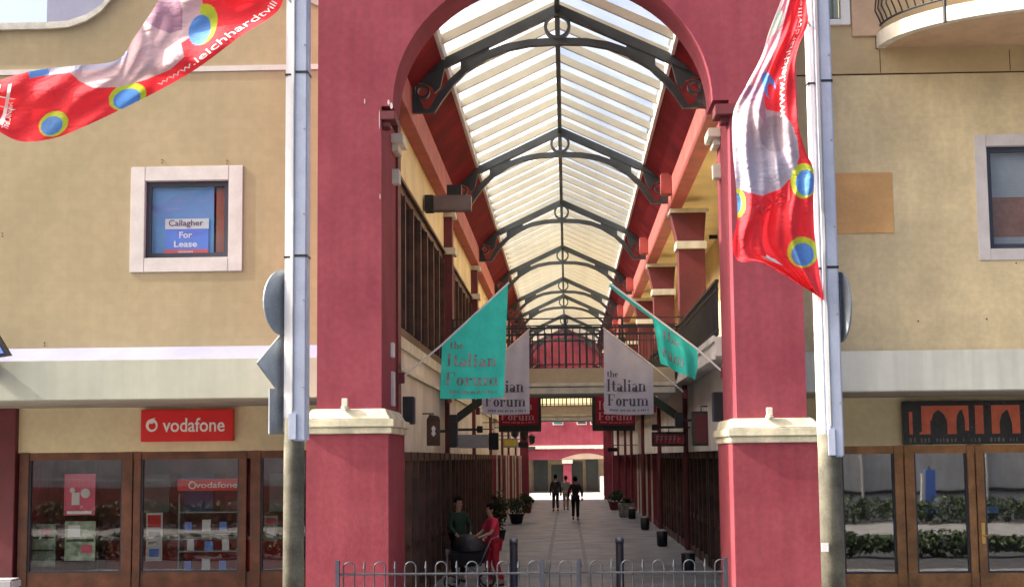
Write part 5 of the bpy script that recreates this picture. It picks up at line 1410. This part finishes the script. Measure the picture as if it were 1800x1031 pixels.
    for S in 'RL':
        tn['sh'+S] = (*n['sh'+S][:3], .070); el = V['el'+S]; end = el*(1-full*.9)+V['wr'+S]*full*.9 if full > 0 else V['sh'+S]*.35+el*.65
        te += [('che', 'sh'+S)]
        if full > .3: tn['el'+S] = (*el, .062); tn['cu'+S] = (*end, .045); te += [('sh'+S, 'el'+S), ('el'+S, 'cu'+S)]
        else: tn['cu'+S] = (*(V['sh'+S]*.15+el*.85), .062); te += [('sh'+S, 'cu'+S)]
    skin_obj('top_garment', tn, te, clothes['top'], t, 'che')
    bn = {'pel': (*n['pel'][:3], .145)}; be = []
    for S in 'RL':
        for k, r in (('hi', .108), ('th', .092), ('kn', .075), ('ca', .07)): bn[k+S] = (*n[k+S][:3], r)
        bn['cf'+S] = (*(V['an'+S]+Vector((0, 0, .03))), .062)
        be += [('pel', 'hi'+S), ('hi'+S, 'th'+S), ('th'+S, 'kn'+S), ('kn'+S, 'ca'+S), ('ca'+S, 'cf'+S)]
    skin_obj('trousers', bn, be, clothes['bottom'], t, 'pel')
    for S in 'RL':
        a_ = V['an'+S]
        skin_obj('shoe', {'h': (a_.x, a_.y-.04, a_.z-.045, .045), 'm': (a_.x, a_.y+.06, a_.z-.05, .043), 't': (a_.x, a_.y+.17, a_.z-.058, .034)}, [('h', 'm'), ('m', 't')], clothes.get('shoe', 'black'), t)
    return t
# woman in red with a pram: facing left (-X) and slightly to the camera
q = P(868, 1000, 31)
rzw = radians(118)
person('woman in a bright red top and red trousers pushing a black pram', (q.x, 31.0, 0), rzw,
       dict(elR=(.27, .14, 1.17), wrR=(.22, .36, 1.05), elL=(-.25, .16, 1.17), wrL=(-.20, .40, 1.08), shR=(.17, .03, 1.41), shL=(-.17, .03, 1.41), che=(0, .03, 1.30), nck=(0, .04, 1.46), hd0=(0, .07, 1.52),
            knR=(.10, .10, .50), anR=(.10, .02, .09), knL=(-.10, .0, .50), anL=(-.10, -.16, .11)),
       dict(top='redtop', bottom='redtr', sleeve=.25), 1.64, True, hairlong=True)
# companion in green, behind the pram
q = P(806, 960, 32.2)
person('person in a green jumper standing behind the pram by the dark doors', (q.x, 32.2, 0), radians(-150),
       dict(elL=(-.24, .10, 1.15), wrL=(-.15, .28, 1.02), elR=(.24, .08, 1.15), wrR=(.16, .26, 1.0)),
       dict(top='greentop', bottom='blackcl', sleeve=1), 1.74)
# people walking away
q = P(1012, 912, 63)
person('man in a long black jacket walking away in the middle of the arcade', (q.x, 63, 0), 0,
       dict(knR=(.09, .06, .50), anR=(.09, .10, .09), knL=(-.09, .03, .50), anL=(-.10, -.18, .13), elR=(.27, -.06, 1.15), elL=(-.27, -.04, 1.15), wrR=(.27, .03, .93), wrL=(-.27, .05, .93)),
       dict(top='blackcl', bottom='blackcl', sleeve=1), 1.76)
q = P(977, 893, 74)
person('person in charcoal clothes walking away left of the man in black', (q.x, 74, 0), radians(8),
       dict(knR=(.09, .04, .50), anR=(.09, -.14, .11), knL=(-.09, .08, .50), anL=(-.10, .12, .09)), dict(top='darkcl', bottom='darkcl', sleeve=1), 1.72)
q = P(995, 892, 75.5)
person('woman in a pale sage cardigan and tan trousers between the two dark-clothed walkers', (q.x, 75.5, 0), radians(-6),
       dict(knR=(.08, .08, .50), anR=(.08, .10, .09), knL=(-.08, .02, .50), anL=(-.08, -.12, .11)), dict(top='sagetop', bottom='tan', sleeve=1), 1.64, True, hairlong=True)
# pram
q = P(826, 1000, 30.7); px_, py_ = q.x, 30.7
pm_ = thing('pram', 'black pram with a rounded hood pushed by the woman in red', 'pram', (px_, py_, 0))
mb = MB(); N1, N2 = 12, 14; vs = []
for i in range(N1+1):
    for j in range(N2+1):
        th, ph = pi*i/N1, pi*.98*j/N2
        vs.append((px_+.02+.36*cos(ph+.25)*sin(th)*1.0, py_+.27*cos(th), .74+.34*sin(ph+.1)*max(.25, sin(th))))
mb.add(vs, [(i*(N2+1)+j, i*(N2+1)+j+1, (i+1)*(N2+1)+j+1, (i+1)*(N2+1)+j) for i in range(N1) for j in range(N2)])
mb.build('hood', 'black', pm_, smooth=True)
MB().prism([(px_-.42, .74), (px_+.36, .78), (px_+.28, .46), (px_-.34, .42)], py_-.25, py_+.25).build('carrycot', 'blackcl', pm_, bevel=.05)
mb = MB()
for sy in (-.24, .24):
    mb.tube([(px_-.36, py_+sy, .14), (px_+.22, py_+sy, .50), (px_+.44, py_+sy*.9, .98), (px_+.56, py_+sy*.9, 1.02)], .015, 6)
    mb.tube([(px_+.34, py_+sy, .14), (px_-.1, py_+sy, .46)], .015, 6)
mb.tube([(px_+.56, py_-.22, 1.02), (px_+.56, py_+.22, 1.02)], .018, 6)
mb.build('frame', 'galv', pm_)
for sx, r in ((-.36, .13), (.34, .15)):
    for sy in (-.27, .27):
        w_ = MB().tube([(px_+sx+r*cos(2*pi*i/18), py_+sy, r+.02+r*sin(2*pi*i/18)) for i in range(18)], .02, 6, closed=True).build('wheel', 'black', pm_)
        MB().tube([(px_+sx, py_+sy-.02, r+.02), (px_+sx, py_+sy+.02, r+.02)], .03, 8).build('hub', 'greybox', w_)
q = P(786, 970, 30.6); tag(MB().lathe(q.x, 30.6, [(.03, q.z-.05), (.04, q.z+.06)], 10).box(q.x-.012, q.x+.012, 30.588, 30.612, 0, q.z-.04).lathe(q.x, 30.6, [(.14, 0), (.14, .02)], 12).build('ashtray_stand', 'greybox'),
    'thin pale-topped ashtray stand left of the pram', 'ashtray')
print('objects', len(bpy.data.objects))
